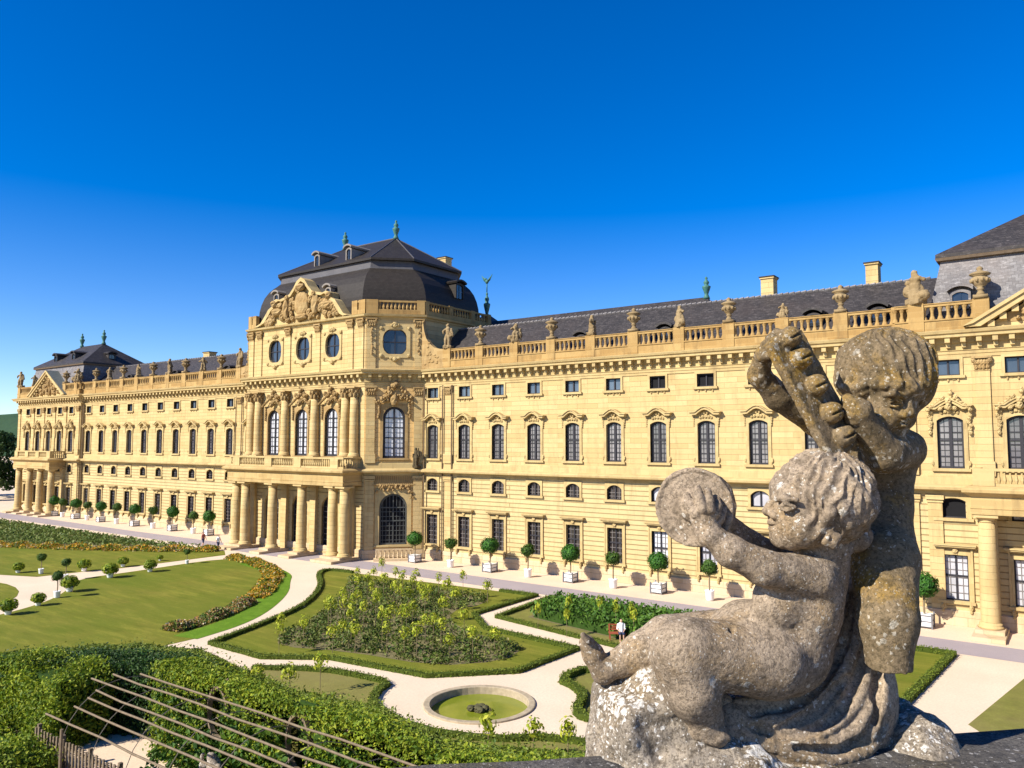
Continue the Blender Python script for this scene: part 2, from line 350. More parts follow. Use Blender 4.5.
def arc(w,zs,rise,n=12):
    """points of an arch from left spring to right spring"""
    if rise<=0: return [(-w/2,zs),(w/2,zs)]
    R=(w*w/4+rise*rise)/(2*rise); zc=zs+rise-R; a0=math.asin(min(1,w/2/R))
    return [(R*math.sin(a),zc+R*math.cos(a)) for a in [(-a0+2*a0*k/n) for k in range(n+1)]]
def inner_curve(w,z0,zs,rise): return [(-w/2,z0)]+arc(w,zs,rise)+[(w/2,z0)]
def mk(mb,name,mat,smooth=False):
    me=bpy.data.meshes.new(name); me.from_pydata(mb.v,[],mb.f)
    for m in (mat if isinstance(mat,list) else [mat]): me.materials.append(m)
    if any(mb.m): me.polygons.foreach_set('material_index',mb.m)
    if smooth: me.polygons.foreach_set('use_smooth',[True]*len(mb.f))
    me.update(); return me
def win_meshes(kind,w,z0,zs,rise,cols,rows,glassm,framem,transom=(),t=.26,hood=None,bar=.035,fw=.09,barm=None,orn=0,fine=None):
    fr=MB(); yF=.20
    ic=inner_curve(w,z0,zs,rise); k=(w/2-fw)/(w/2)
    ii=[(x*k,max(z0+fw,z-(fw if z>z0 else 0))) for x,z in ic]
    fr.ring(ii,ic,yF,yF+.10); fr.box(-w/2,w/2,yF,yF+.10,z0,z0+fw)
    top=zs+rise
    ztop=lambda x: (np.interp(x,[p[0] for p in ic[1:-1]],[p[1] for p in ic[1:-1]]) if rise>0 else zs)
    if cols%2==0: fr.box(-.055,.055,yF-.02,yF+.08,z0,top-fw*.5)
    for tz in transom: fr.box(-w/2+fw,w/2-fw,yF-.015,yF+.08,tz-.06,tz+.06)
    fr.cur=1 if barm else 0
    for c in range(1,cols):
        x=-w/2+w*c/cols
        if abs(x)>.06 or cols%2: fr.box(x-bar/2,x+bar/2,yF+.02,yF+.06,z0,float(ztop(x))-.02)
    for r in range(1,rows):
        z=z0+(zs-z0)*r/rows; fr.box(-w/2+fw*.5,w/2-fw*.5,yF+.025,yF+.055,z-bar/2,z+bar/2)
    if fine:
        for c in range(1,fine[0]):
            x=-w/2+w*c/fine[0]; fr.box(x-.016,x+.016,yF+.04,yF+.07,z0,float(ztop(x))-.02)
        for r in range(1,fine[1]):
            z=z0+(zs-z0)*r/fine[1]; fr.box(-w/2+fw*.5,w/2-fw*.5,yF+.045,yF+.065,z-.016,z+.016)
        fr.box(-.10,.10,yF-.03,yF+.09,z0,top-fw*.5)
    fr.cur=0
    pn=MB(); pn.add([(x,yF+.085,z) for x,z in ic],[tuple(reversed(range(len(ic))))])
    sr=MB(); n=len(ic); zt=top+t
    oc=[(-w/2-t,z0-.0)]+[(x*(w/2+t)/(w/2),zt) for x,z in ic[1:-1]]+[(w/2+t,z0)]
    oc[1]=(-w/2-t,zt); oc[-2]=(w/2+t,zt)
    sr.ring(ic,oc,-.09,.18)
    sr.box(-w/2-t-.12,w/2+t+.12,-.2,.1,z0-.2,z0-.003)
    if hood=='curved':
        a=w/2+t+.22; zb=top+.48
        base=[(-a,zb),(-a*.62,zb+.02),(-a*.42,zb+.22),(-a*.2,zb+.40),(0,zb+.46),(a*.2,zb+.40),(a*.42,zb+.22),(a*.62,zb+.02),(a,zb)]
        up=[(x*1.05,z+.20) for x,z in base]; sr.ring(base,up,-.48,.02)
        up2=[(x*1.09,z+.07) for x,z in up]; sr.ring(up,up2,-.58,.02)
        sr.ring([(-w/2-t,top+.05)]+[(x*.8,z) for x,z in base]+[(w/2+t,top+.05)],[(-w/2-t,top+.06)]+[(x*.82,z+.02) for x,z in base]+[(w/2+t,top+.06)],-.05,.02)
        for (bx,bz,br) in ((0,top+.38,.19),(-.27,top+.33,.14),(.27,top+.33,.14),(-.5,top+.26,.11),(.5,top+.26,.11),(-.12,top+.62,.1),(.12,top+.62,.1)): sr.blob((bx,-.12,bz),(br,.13,br))
        for sx in (-1,1):
            for dz,r in ((0,.12),(-.22,.10),(-.42,.08),(-.62,.06)): sr.blob((sx*(w/2+t+.05),-.08,top+.2+dz),(r,.1,r*1.2))
            sr.blob((sx*(w/2+t+.05),-.08,z0+.35),(.1,.09,.2))
    elif hood=='straight':
        a=w/2+t+.25; zb=top+.55
        sr.box(-a,a,-.42,.02,zb,zb+.10); sr.box(-a-.06,a+.06,-.5,.02,zb+.103,zb+.19); sr.box(-a+.1,a-.1,-.2,.02,zb-.12,zb-.003)
        sr.blob((0,-.12,zb-.28),(.2,.16,.18)); sr.box(-.14,.14,-.14,.0,top+.02,zb-.15)
        for sx in (-1,1): sr.box(sx*(w/2+t)-.06,sx*(w/2+t)+.06,-.13,.02,z0,zb-.003)
        for sx in (-1,1):
            sr.blob((sx*(w/2+.1),-.16,z0-.42),(.13,.16,.26)); sr.blob((sx*(w/2+.1),-.22,z0-.66),(.11,.1,.12))
    elif hood=='drops':
        for bx in (-w*.42,0,w*.42): sr.blob((bx,-.06,z0-.34),(.07,.06,.13))
        for bx in (-w*.25,w*.25): sr.blob((bx,-.05,z0-.28),(.16,.05,.05))
    if orn:
        rr=random.Random(orn)
        for i in range(int(26*orn)):
            x=rr.gauss(0,w*.32); s=max(0,1-abs(x)/(w*.95)); z=top+.45+rr.random()*(2.1*orn if orn<1.3 else 2.3)*s+.1
            r=rr.uniform(.09,.2)*(1+.2*orn); sr.blob((x,-.16-rr.random()*.25,z),(r,r*1.1,r))
        for sx in (-1,1):
            for i in range(7): sr.blob((sx*(w/2+t+.12+rr.uniform(-.05,.12)),-.15,top+.3-i*.24),(.15,.16,.16))
            for i in range(6): sr.blob((sx*(w*.25+i*w*.11),-.4,top+1.25-i*.16),(.17,.2,.13))
        sr.blob((0,-.45,top+.7),(.3*orn,.3,.42*orn)); sr.blob((0,-.5,top+1.5*orn),(.22,.24,.26))
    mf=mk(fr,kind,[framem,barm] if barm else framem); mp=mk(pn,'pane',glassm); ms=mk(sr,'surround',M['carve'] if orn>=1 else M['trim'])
    return mf,mp,ms
def place(kind,meshes,x,y,rz=0,glassm=None,label=None):
    a=link(kind,meshes[0],palace,(x,y,0),rz)
    b=link('pane',meshes[1],a); 
    link('surround',meshes[2],a)
    if label: a['label']=label
    return a
W_main=win_meshes('main_window',1.54,9.78,13.12,.26,2,4,M['glass_curtain'],M['casement'],(11.75,),hood='curved',bar=.085,fw=.15,fine=(4,8))
W_mainP=win_meshes('main_window',1.62,9.78,13.12,.28,2,4,M['glass_curtain'],M['casement'],(11.75,),hood='curved',orn=.7,bar=.085,fw=.14,fine=(4,8))
W_small=win_meshes('attic_window',1.5,16.27,17.38,0,2,1,M['glass_sky'],M['casement'],hood='drops',t=.2)
W_mezz=win_meshes('mezzanine_window',1.5,6.36,7.3,.38,4,3,M['glass_dark'],M['casement'],t=.22,barm=M['bars'])
W_gnd=win_meshes('ground_window',1.52,.72,3.84,0,4,7,M['glass_dark'],M['casement'],(2.5,),hood='straight',t=.24,barm=M['bars'])
W_gndw=win_meshes('ground_window',1.52,.72,3.84,0,4,6,M['glass_white'],M['casement'],(2.4,),hood='straight',t=.24,barm=M['bars'])
W_mezzw=win_meshes('mezzanine_window',1.5,6.36,7.3,.38,2,1,M['glass_white'],M['casement'],t=.22)
W_open=win_meshes('attic_window',1.5,16.27,17.38,0,2,1,M['black'],M['casement'],hood='drops',t=.2)
W_mezzo=win_meshes('mezzanine_window',1.6,6.36,7.5,.25,1,1,M['black'],M['casement'],t=.3)
W_cen=win_meshes('tall_arched_window',2.15,9.95,14.25,1.07,2,4,M['glass_white'],M['casement'],(12.1,14.2),t=.22,fw=.24,bar=.12,orn=1.0,fine=(4,8))
W_can=win_meshes('tall_arched_window',2.36,9.8,14.2,1.16,2,4,M['glass_white'],M['casement'],(12.0,14.15),t=.3,fw=.24,bar=.11,orn=1.5,fine=(4,8))
W_door=win_meshes('arched_door',2.95,.55,4.55,1.45,8,8,M['black'],M['door'],(3.1,4.5),t=.45,fw=.2,bar=.06)
W_pdoor=win_meshes('arched_door',2.7,-.5,4.4,1.1,4,8,M['black'],M['casement'],(2.6,4.35),t=.4,fw=.14,bar=.05,barm=M['bars'])
def oval_meshes(w,z0,z1):
    zc=(z0+z1)/2; h=(z1-z0)/2; N=20
    cv=lambda a,b:[(a*math.copysign(abs(math.sin(2*PI*k/N))**.8,math.sin(2*PI*k/N)), zc-b*math.copysign(abs(math.cos(2*PI*k/N))**.8,math.cos(2*PI*k/N))) for k in range(N+1)]
    fr=MB(); fr.ring(cv(w/2-.1,h-.1),cv(w/2,h),.18,.28); fr.box(-.05,.05,.17,.26,z0,z1); fr.box(-w/2,w/2,.18,.26,zc-.05,zc+.05)
    pn=MB(); c=cv(w/2,h)[:-1]; pn.add([(x,.26,z) for x,z in c],[tuple(range(N))] )
    pn.f=[tuple(reversed(f)) for f in pn.f]
    sr=MB(); ic=cv(w/2,h); m=lambda x,z:(max(-1,min(1,x*1.55/(w/2)))*(w/2+.3), zc+max(-1,min(1,(z-zc)*1.55/h))*(h+.25))
    sr.ring(ic,[m(x,z) for x,z in ic],-.1,.15)
    for sx in (-1,1):
        for sz in (-1,1): sr.blob((sx*(w/2+.15),-.12,zc+sz*(h+.02)),(.22,.14,.2))
    sr.blob((0,-.16,z1+.42),(.34,.22,.3)); sr.blob((-.35,-.14,z1+.36),(.2,.16,.18)); sr.blob((.35,-.14,z1+.36),(.2,.16,.18))
    sr.blob((0,-.14,z0-.45),(.3,.2,.26)); sr.blob((-.4,-.1,z0-.3),(.25,.13,.14)); sr.blob((.4,-.1,z0-.3),(.25,.13,.14))
    return mk(fr,'oval_window',M['casement']),mk(pn,'pane',M['glass_round']),mk(sr,'surround',M['trim'])
W_ov=oval_meshes(2.4,20.95,23.75); W_ovc=oval_meshes(2.7,20.95,23.9)

def wall_panel(mb,p0,p1,z0,z1,holes,depth=.3):
    L=math.hypot(p1[0]-p0[0],p1[1]-p0[1]); d=((p1[0]-p0[0])/L,(p1[1]-p0[1])/L); n=(d[1],-d[0])
    us=sorted({0.,L}|{h[0] for h in holes}|{h[1] for h in holes}); zs=sorted({z0,z1}|{h[2] for h in holes}|{h[3] for h in holes})
    P=lambda u,z,o=0:(p0[0]+d[0]*u+n[0]*o,p0[1]+d[1]*u+n[1]*o,z)
    for a,b in zip(us[:-1],us[1:]):
        for c,e in zip(zs[:-1],zs[1:]):
            if any(h[0]<(a+b)/2<h[1] and h[2]<(c+e)/2<h[3] for h in holes): continue
            mb.add([P(a,c),P(b,c),P(b,e),P(a,e)],[(0,1,2,3)])
    for a,b,c,e in holes:
        o=-depth
        mb.add([P(a,c),P(b,c),P(b,c,o),P(a,c,o)],[(0,3,2,1)][::-1]); mb.add([P(a,e),P(b,e),P(b,e,o),P(a,e,o)],[(0,1,2,3)])
        mb.add([P(a,c),P(a,e),P(a,e,o),P(a,c,o)],[(0,1,2,3)]); mb.add([P(b,c),P(b,e),P(b,e,o),P(b,c,o)],[(0,3,2,1)])
        mb.add([P(a,c,o),P(b,c,o),P(b,e,o),P(a,e,o)],[(0,1,2,3)])
low=MB(); upp=MB()
def H(x0,xs,w,z0,z1): return [(x-x0-w/2,x-x0+w/2,z0,z1) for x in xs]
def facade(x0,x1,y,xs,portico=False):
    hl=H(x0,xs,1.52,.72,3.84)+H(x0,xs,1.5,6.36,7.68)
    wall_panel(low,(x0,y),(x1,y),-.95,8.2,hl)
    wall_panel(upp,(x0,y),(x1,y),8.2,17.6,H(x0,xs,1.54 if y==FY else 1.62,9.78,13.4)+H(x0,xs,1.5,16.27,17.38))
facade(LPX[1],-86.9,FY,LW); facade(-57.1,RPX[0],FY,RW)
facade(*LPX,PY,[CL+u for u in PW]); facade(*RPX,PY,[CR+u for u in PW])
for a,b in (((LPX[0],80),(LPX[0],PY)),((LPX[1],PY),(LPX[1],FY)),((RPX[0],FY),(RPX[0],PY)),((RPX[1],PY),(RPX[1],80))):
    wall_panel(low,a,b,-.95,8.2,[]); wall_panel(upp,a,b,8.2,17.6,[])
F0=(CX-10.4,CY); F1=(CX+10.4,CY); E0=(CX-14.9,FY); E1=(CX+14.9,FY)
ux=[CX-5.13,CX,CX+5.13]
wall_panel(low,F0,F1,-.95,8.2,H(F0[0],ux,2.7,-.5,5.5)); wall_panel(upp,F0,F1,8.2,17.6,H(F0[0],ux,2.15,9.95,15.32))
LC=math.hypot(4.5,4.5); UC=3.16
for a,b,m in ((E0,F0,-1),(F1,E1,1)):
    uc=UC if m>0 else LC-UC; orw=MB()
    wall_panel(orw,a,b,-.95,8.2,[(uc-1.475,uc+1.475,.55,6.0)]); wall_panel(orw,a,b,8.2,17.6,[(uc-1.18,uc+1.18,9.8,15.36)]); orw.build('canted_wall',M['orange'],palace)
low.build('ground_storey_wall',M['rust'],palace); upp.build('upper_wall',M['ashlar'],palace)
# attic storey of the central pavilion
att=MB(); A=[(CX-14.9,76),(CX-14.9,FY+.05),F0,F1,(CX+14.9,FY+.05),(CX+14.9,76)]
wall_panel(att,F0,F1,19.3,25.0,H(F0[0],ux,2.3,21.05,23.65)); 
wall_panel(att,A[0],A[1],19.3,25.0,[]); wall_panel(att,A[4],A[5],19.3,25.0,[])
for a,b,m in ((E0,F0,-1),(F1,E1,1)):
    uc=UC if m>0 else LC-UC; wall_panel(att,a,b,19.3,25.0,[(uc-1.25,uc+1.25,21.1,23.75)])
att.build('attic_wall',M['ashlar'],palace)
front=[(LPX[0],80),(LPX[0],PY),(LPX[1],PY),(LPX[1],FY),E0,F0,F1,E1,(RPX[0],FY),(RPX[0],PY),(RPX[1],PY),(RPX[1],80)]
pl=MB(); pl.sweep(front,[(0,-.95),(.16,-.95),(.16,.05),(.06,.12),(0,.12)]); pl.build('plinth',M['plinth'],palace)
bt=MB(); bt.sweep(front,[(0,7.95),(.08,8.0),(.1,8.2),(.36,8.25),(.74,8.33),(.78,8.50),(.60,8.60),(.14,8.72),(.10,9.25),(.04,9.3),(0,9.3)]); bt.build('string_course',M['trim'],palace)
en=MB(); en.sweep(front,[(0,17.5),(.06,17.52),(.07,17.72),(.12,17.75),(.13,17.95),(.2,17.99),(.03,18.06),(.03,18.5),(.16,18.52),(.2,18.85),(.78,18.88),(.80,19.08),(.92,19.14),(1.0,19.32),(.35,19.46),(-.6,19.47)])
def modil(mb,path,z0,z1,out,sp=.92,w=.32,skip=()):
    for a,b in zip(path[:-1],path[1:]):
        L=math.hypot(b[0]-a[0],b[1]-a[1]); d=((b[0]-a[0])/L,(b[1]-a[1])/L); n=max(1,int(L/sp))
        for i in range(n):
            u=(i+.5)*L/n; mb.lbox(a,d,u-w/2,u+w/2,.02,out,z0+.12,z1); mb.lbox(a,d,u-w/2+.03,u+w/2-.03,.02,out*.45,z0-.22,z0+.117)
modil(en,front[1:-1],18.4,18.875,.68)
en.build('main_cornice',M['trim'],palace)

# windows
wr=random.Random(3)
for xs,y in ((RW,FY),(LW,FY),([CR+u for u in PW],PY),([CL+u for u in PW],PY)):
    for i,x in enumerate(xs):
        pav=(y==PY)
        place('main_window',W_mainP if pav else W_main,x,y)
        opn=(xs is RW and i in (6,7)); a=place('attic_window',W_open if opn else W_small,x,y)
        if opn: a['label']='open dark attic window'
        wh=(xs is RW and i>=6) or (pav and x>-20)
        if pav and x>-20 and i==0:
            a=place('mezzanine_window',W_mezzo,x,y); a['label']='open dark mezzanine window'
        else: place('mezzanine_window',W_mezzw if wh else W_mezz,x,y)
        place('ground_window',W_gndw if wh else W_gnd,x,y)
for x in ux:
    place('tall_arched_window',W_cen,x,CY); place('oval_window',W_ov,x,CY); place('arched_door',W_pdoor,x,CY)
for (p,rz,uc) in ((F1,PI/4,UC),(E0,-PI/4,LC-UC)):
    x=p[0]+math.cos(rz)*uc; y=p[1]+math.sin(rz)*uc
    place('tall_arched_window',W_can,x,y,rz); place('oval_window',W_ovc,x,y,rz); place('arched_door',W_door,x,y,rz)
# carved panel above the canted door, low balustrade at its foot
for (p,d,uc) in ((F1,(q2,q2),UC),(E0,(q2,-q2),LC-UC)):
    n=(d[1],-d[0]); dk=MB()
    for i in range(40):
        u=uc+rnd.uniform(-2.1,2.1); z=6.35+.55*rnd.random()-.25*(abs(u-uc)>1.6)*rnd.random()*4; r=rnd.uniform(.09,.18); o=.15+rnd.random()*.15
        dk.blob((p[0]+d[0]*u+n[0]*o,p[1]+d[1]*u+n[1]*o,z),r)
    dk.lbox(p,d,uc-2.3,uc+2.3,0,.22,6.92,7.05)
    for i in range(24):
        u=uc-2.3+i*.2; dk.lbox(p,d,u-.05,u+.05,.0,.12,7.06,7.9)
    dk.build('door_carving',M['carve'],palace); dk=MB()
    dk.lbox(p,d,uc-2.0,uc+2.3,.18,1.5,-.95,-.72); dk.lbox(p,d,uc-1.8,uc+2.0,.7,.95,.12,.26)
    for i in range(9): dk.lathe([(.09,-.72),(.13,-.5),(.07,-.2),(.1,.12)],(p[0]+d[0]*(uc-1.7+i*.45)+n[0]*.82,p[1]+d[1]*(uc-1.7+i*.45)+n[1]*.82,0),6)
    dk.build('door_balustrade',M['plinth'],palace)

# pilasters (flat strips with capitals)
def capital(mb,c,r,z0,z1,flat=None):
    """corinthian-like capital of leaf rows"""
    h=z1-z0; mb.lathe([(r*.95,0),(r*1.0,h*.5),(r*1.25,h*.8),(r*1.35,h*.86)],(c[0],c[1],z0),10)
    mb.box(c[0]-r*1.45,c[0]+r*1.45,c[1]-r*1.45,c[1]+r*1.45,z1-h*.13,z1)
    for k in range(8):
        a=2*PI*k/8; x=c[0]+r*1.12*math.cos(a); y=c[1]+r*1.12*math.sin(a); mb.blob((x,y,z0+h*.28),(r*.28,r*.28,h*.26))
        mb.blob((c[0]+r*1.28*math.cos(a+.39),c[1]+r*1.28*math.sin(a+.39),z0+h*.62),(r*.27,r*.27,h*.2))
def pilaster(mb_,cm_,p,d,u,w,z0,z1,o=.14,base=True,cap=1.0,drops=False):
    mb=MB(); cm=MB()
    if base: mb.lbox(p,d,u-w/2-.09,u+w/2+.09,0,o+.1,z0,z0+1.0)
    mb.lbox(p,d,u-w/2,u+w/2,0,o,z0+(1.003 if base else 0),z1-cap)
    n=(d[1],-d[0])
    if cap>.6:
        cm.lbox(p,d,u-w/2-.02,u+w/2+.02,0,o+.04,z1-cap,z1-cap+.1); cm.lbox(p,d,u-w/2-.14,u+w/2+.14,0,o+.22,z1-.14,z1)
        for row,(zz,k) in enumerate(((.28,4),(.58,5))):
            for i in range(k):
                uu=u-w/2+w*(i+.5)/k*1.0; cm.blob((p[0]+d[0]*uu+n[0]*(o+.05+.05*row),p[1]+d[1]*uu+n[1]*(o+.05+.05*row),z1-cap+cap*zz),(.14,.14,.2))
        for s in (-1,1): cm.blob((p[0]+d[0]*(u+s*(w/2+.03))+n[0]*(o+.12),p[1]+d[1]*(u+s*(w/2+.03))+n[1]*(o+.12),z1-.3),(.16,.16,.16))
    else:
        mb.lbox(p,d,u-w/2-.06,u+w/2+.06,0,o+.06,z1-cap,z1-cap+.12); mb.lbox(p,d,u-w/2-.12,u+w/2+.12,0,o+.14,z1-cap+.2,z1)
    if drops:
        for i in range(9): cm.blob((p[0]+d[0]*(u+rnd.uniform(-.15,.15))+n[0]*.18,p[1]+d[1]*(u+rnd.uniform(-.15,.15))+n[1]*.18,z1-1.2-i*.33),(.14,.1,.17))
    q=mb.build('pilaster',M['ashlar'],palace)
    if cm.v: cm.build('capital',M['carve'],q)
pil=MB(); cap=MB()
X1=(1,0)
for c,x0 in ((CL,LPX[0]),(CR,RPX[0])):
    x1=LPX[1] if c==CL else RPX[1]
    for x in [x0+.65]+[c+u for u in (-6.22,-2.07,2.07,6.22)]+[x1-.65]:
        pilaster(pil,cap,(x0,PY),X1,x-x0,.9,9.3,17.5)
    for x in [x0+.65,x0+1.9 if c==CL else x0+2.1,x1-.65]: pilaster(pil,cap,(x0,PY),X1,x-x0,.9,.12,7.9,.14,False,.5)
for x in (-53.55,-90.45): 
    pilaster(pil,cap,(x,FY),X1,0,.85,9.3,17.5); pilaster(pil,cap,(x,FY),X1,0,.85,.12,7.9,.14,False,.5)
for (p,d,us) in ((F1,(q2,q2),(.62,5.75)),(E0,(q2,-q2),(.62,5.75))):
    for u in us:
        pilaster(pil,cap,p,d,u,.95,9.3,17.5,.16); pilaster(pil,cap,p,d,u,.95,.12,7.9,.2,False,.5)
        pilaster(pil,cap,p,d,u,.95,19.5,25.0,.14,False,1.0,True)
for u in (-9.75,-8.1,-2.64,2.64,8.1,9.75): 
    pilaster(pil,cap,(CX,CY),X1,u,.85,19.5,25.0,.12,False,1.0)
# downpipes
M['pipe']=plain('brown_downpipe',(.16,.11,.06),.6)
for x,y in ((-54.25,FY-.2),(-52.95,FY-.2),(-91.1,FY-.2),(-89.8,FY-.2),(LPX[1]+.25,FY-.3),(RPX[0]-.25,FY-.3),(-57.3+.55,FY-.35)): dp=MB(); dp.tube([(x,y,-.9),(x,y,17.6)],.075,6); dp.build('downpipe',M['pipe'],palace)

# engaged columns of the upper front, each with base and capital
def column(name,x,y,r,z0,z1,caph,mat,corinth=True,ped=None):
    m=MB(); h=z1-caph-z0
    m.lathe([(r*1.32,0),(r*1.32,.12),(r*1.18,.2),(r*1.22,.3),(r*1.02,.38),(r,.45),(r*1.0,h*.33),(r*.95,h*.7),(r*.86,h)],(x,y,z0),20)
    o=m.build(name,mat,palace,smooth=False)
    me=o.data
    for p in me.polygons: p.use_smooth=abs(p.normal.z)<.5
    c=MB()
    if corinth: capital(c,(x,y),r*.86,z1-caph,z1)
    else:
        c.lathe([(r*.86,0),(r*.95,.05),(r*.88,.1),(r*.9,caph*.4),(r*1.2,caph*.7)],(x,y,z1-caph),20); c.box(x-r*1.3,x+r*1.3,y-r*1.3,y+r*1.3,z1-caph*.3,z1)
    c.build('capital',M['carve'] if corinth else M['ashlar'],o)
    if ped:
        b=MB(); b.box(x-r*1.5,x+r*1.5,y-r*1.5,y+.6,ped[0],ped[1]); b.build('pedestal',M['ashlar'],o)
    return o
for u in (-9.15,-7.71,-2.64,2.64,7.71,9.15): column('engaged_column',CX+u,57.36,.5,9.95,17.5,1.15,M['ashlar'],True,(8.75,9.95))
for u in (-9.48,-7.68,-2.57,2.57,7.68,9.48):
    column('portico_column',CX+u+.25,55.65,.55,-.45,6.85,.5,M['ashlar'],False)
def portico(c,hw,y0,y1,cols):
    m=MB(); m.box(c-hw,c+hw,y0,y1,6.87,8.22); 
    m.sweep([(c-hw,y1),(c-hw,y0),(c+hw,y0),(c+hw,y1)],[(0,6.88),(.05,6.9),(.06,7.25),(.1,7.3),(.02,7.34),(.02,8.05),(.12,8.1),(.36,8.26),(.50,8.34),(.52,8.52),(.40,8.62),(.1,8.74),(-.2,8.75)])
    m.box(c-hw+.05,c+hw-.05,y0+.05,y1,8.2,8.73)
    m.build('portico_entablature',M['porch'],palace)
    b=MB(); b.box(c-hw+.1,c+hw-.1,y0+.12,y0+.5,9.72,9.9); b.box(c+hw-.5,c+hw-.1,y0+.5,y1,9.72,9.9); b.box(c-hw+.1,c-hw+.5,y0+.5,y1,9.72,9.9)
    b.box(c-hw+.12,c+hw-.12,y0+.14,y0+.48,8.74,8.92)
    for x in cols: b.box(c+x-.62,c+x+.62,y0+.06,y0+.56,8.76,9.717)
    n=int(2*hw/.32)
    for i in range(n):
        x=c-hw+.3+i*(2*hw-.6)/(n-1)
        if min(abs(x-c-k) for k in cols)>.65: b.lathe([(.07,8.92),(.13,9.15),(.06,9.5),(.09,9.72)],(x,y0+.31,0),6)
    k=int((y1-y0-.6)/.32)
    for sx in (-1,1):
        for i in range(k): b.lathe([(.07,8.75),(.13,9.1),(.06,9.5),(.09,9.72)],(c+sx*(hw-.3),y0+.75+i*.32,0),6)
    b.build('balcony_balustrade',M['trim'],palace)
    for x in cols:
        w=1.55 if abs(x)>8 else .82
        s=MB(); s.box(c+x-w-.1,c+x+w+.1,y0-1.5,y1-.02,-.95,-.68); s.box(c+x-w,c+x+w,y0-.3,y0+1.4,-.678,-.45); s.build('column_plinth',M['plinth'],palace)
        s=MB(); s.box(c+x-.5,c+x+.5,y1-.35,y1-.003,-.67,6.865); s.build('wall_pier',M['ashlar'],palace)
portico(CX,10.15,55.0,CY,(-8.62,-2.57,2.57,8.62))
for c in (CL,CR):
    portico(c,6.95,58.95,PY,(-6.22,-2.07,2.07,6.22))
    for u in (-6.22,-2.07,2.07,6.22): column('portico_column',c+u,59.65,.55,-.45,6.85,.5,M['ashlar'],False)

# balustrades above the main cornice
def baluster(m,x,y,z): m.lathe([(.21,0),(.19,.1),(.12,.28),(.10,.48),(.12,.68),(.19,.86),(.21,.95)],(x,y,z),8,False)
def balustrade(name,x0,x1,y,peds,mat=None,zb=19.45,zt=21.42,n=7,pw=.5):
    m=MB(); m.box(x0,x1,y-.25,y+.3,zb,zb+.78); m.box(x0,x1,y-.32,y+.36,zb+.7,zb+.8)
    m.box(x0,x1,y-.22,y+.27,zt-.24,zt-.06); m.box(x0,x1,y-.28,y+.33,zt-.058,zt)
    ps=sorted(peds)
    for p in ps: m.box(p-pw,p+pw,y-.31,y+.35,zb+.003,zt+.06)
    ed=[x0]+ps+[x1]
    for a,b in zip(ed[:-1],ed[1:]):
        a2=a+(pw if a in ps else 0); b2=b-(pw if b in ps else 0)
        if b2-a2<.5: continue
        k=max(1,int(round((b2-a2)/.48)))
        for i in range(k+1): 
            xx=a2+(b2-a2)*i/k; baluster(m,xx,y,zb+.8)
    return m.build(name,mat or M['balus'],palace)
RP=[-53.54+4.4*i for i in range(0,10)]; LP=[-90.46-4.4*i for i in range(0,10)]
balustrade('roof_balustrade',-53.0,-10.3,FY-.15,RP+[-9.9]); balustrade('roof_balustrade',-133.9,-91.0,FY-.15,LP+[-134.3])
balustrade('roof_balustrade',RPX[0],CR-5.6,PY-.15,[-8.7,-4.7]); balustrade('roof_balustrade',CL+5.2,LPX[1],PY-.15,[-139.3,-135.2]); balustrade('roof_balustrade',LPX[0],CL-5.6,PY-.15,[-151.6,-157.2])
# curved volute walls beside the attic
for s in (-1,1):
    vw=MB()
    cv=[(14.9,19.46),(14.9,25.0),(15.05,24.4),(15.2,23.6),(15.5,22.8),(16.0,22.2),(16.7,21.7),(17.5,21.5),(18.9,21.45),(18.9,19.46)]
    pts=[(CX+s*u,z) for u,z in cv]
    if s>0: pts=pts[::-1]
    vw.xzprism(pts[::-1] if s<0 else pts[::-1],FY-.4,FY+.1)
    for i in range(16):
        u=15.3+rnd.random()*2.9; z=19.9+rnd.random()*max(.3,(1.2 if u>16 else 2.4)); vw.blob((CX+s*u,FY-.42,z),(.2,.08,.12))
    vw.build('volute_wall',M['carve'],palace)
# attic cornice and balustrade
ac=MB(); ac.sweep(A,[(0,24.9),(.1,24.95),(.12,25.1),(.4,25.2),(.48,25.4),(.1,25.48),(-.6,25.5)]); ac.build('attic_cornice',M['trim'],palace)
def segbal(m,a,b,zb,zt,n,solid=()):
    m=MB()
    L=math.hypot(b[0]-a[0],b[1]-a[1]); d=((b[0]-a[0])/L,(b[1]-a[1])/L); nn=(d[1],-d[0])
    m.lbox(a,d,0,L,-.3,.12,zb,zb+.5); m.lbox(a,d,.003,L-.003,-.27,.1,zt-.2,zt)
    for u0,u1 in solid: m.lbox(a,d,u0,u1,-.32,.15,zb+.003,zt+.05)
    for i in range(n):
        u=(i+.5)*L/n
        if any(u0-.1<u<u1+.1 for u0,u1 in solid): continue
        m.lathe([(.09,zb+.5),(.16,zb+.75),(.07,zt-.35),(.1,zt-.2)],(a[0]+d[0]*u-nn[0]*.08,a[1]+d[1]*u-nn[1]*.08,0),6,False)
    m.build('attic_balustrade',M['balus'],palace)
ab=None
segbal(ab,F1,E1,25.5,27.0,15,((0,1.3),(5.5,6.36))); segbal(ab,E0,F0,25.5,27.0,15,((0,.8),(5.0,6.36)))
segbal(ab,(CX+14.9,FY),(CX+14.9,74),25.5,27.0,26,((0,.6),(4,4.7),(8,8.7),(11.2,11.8))); segbal(ab,(CX-14.9,74),(CX-14.9,FY),25.5,27.0,26,((0,.6),(4,4.7),(11.2,11.8)))
segbal(ab,(CX+8.3,CY),(CX+10.4,CY),25.5,27.0,1,((.0,.85),(1.1,2.1))); segbal(ab,(CX-10.4,CY),(CX-8.9,CY),25.5,27.0,1,((.0,.6),(.8,1.5)))
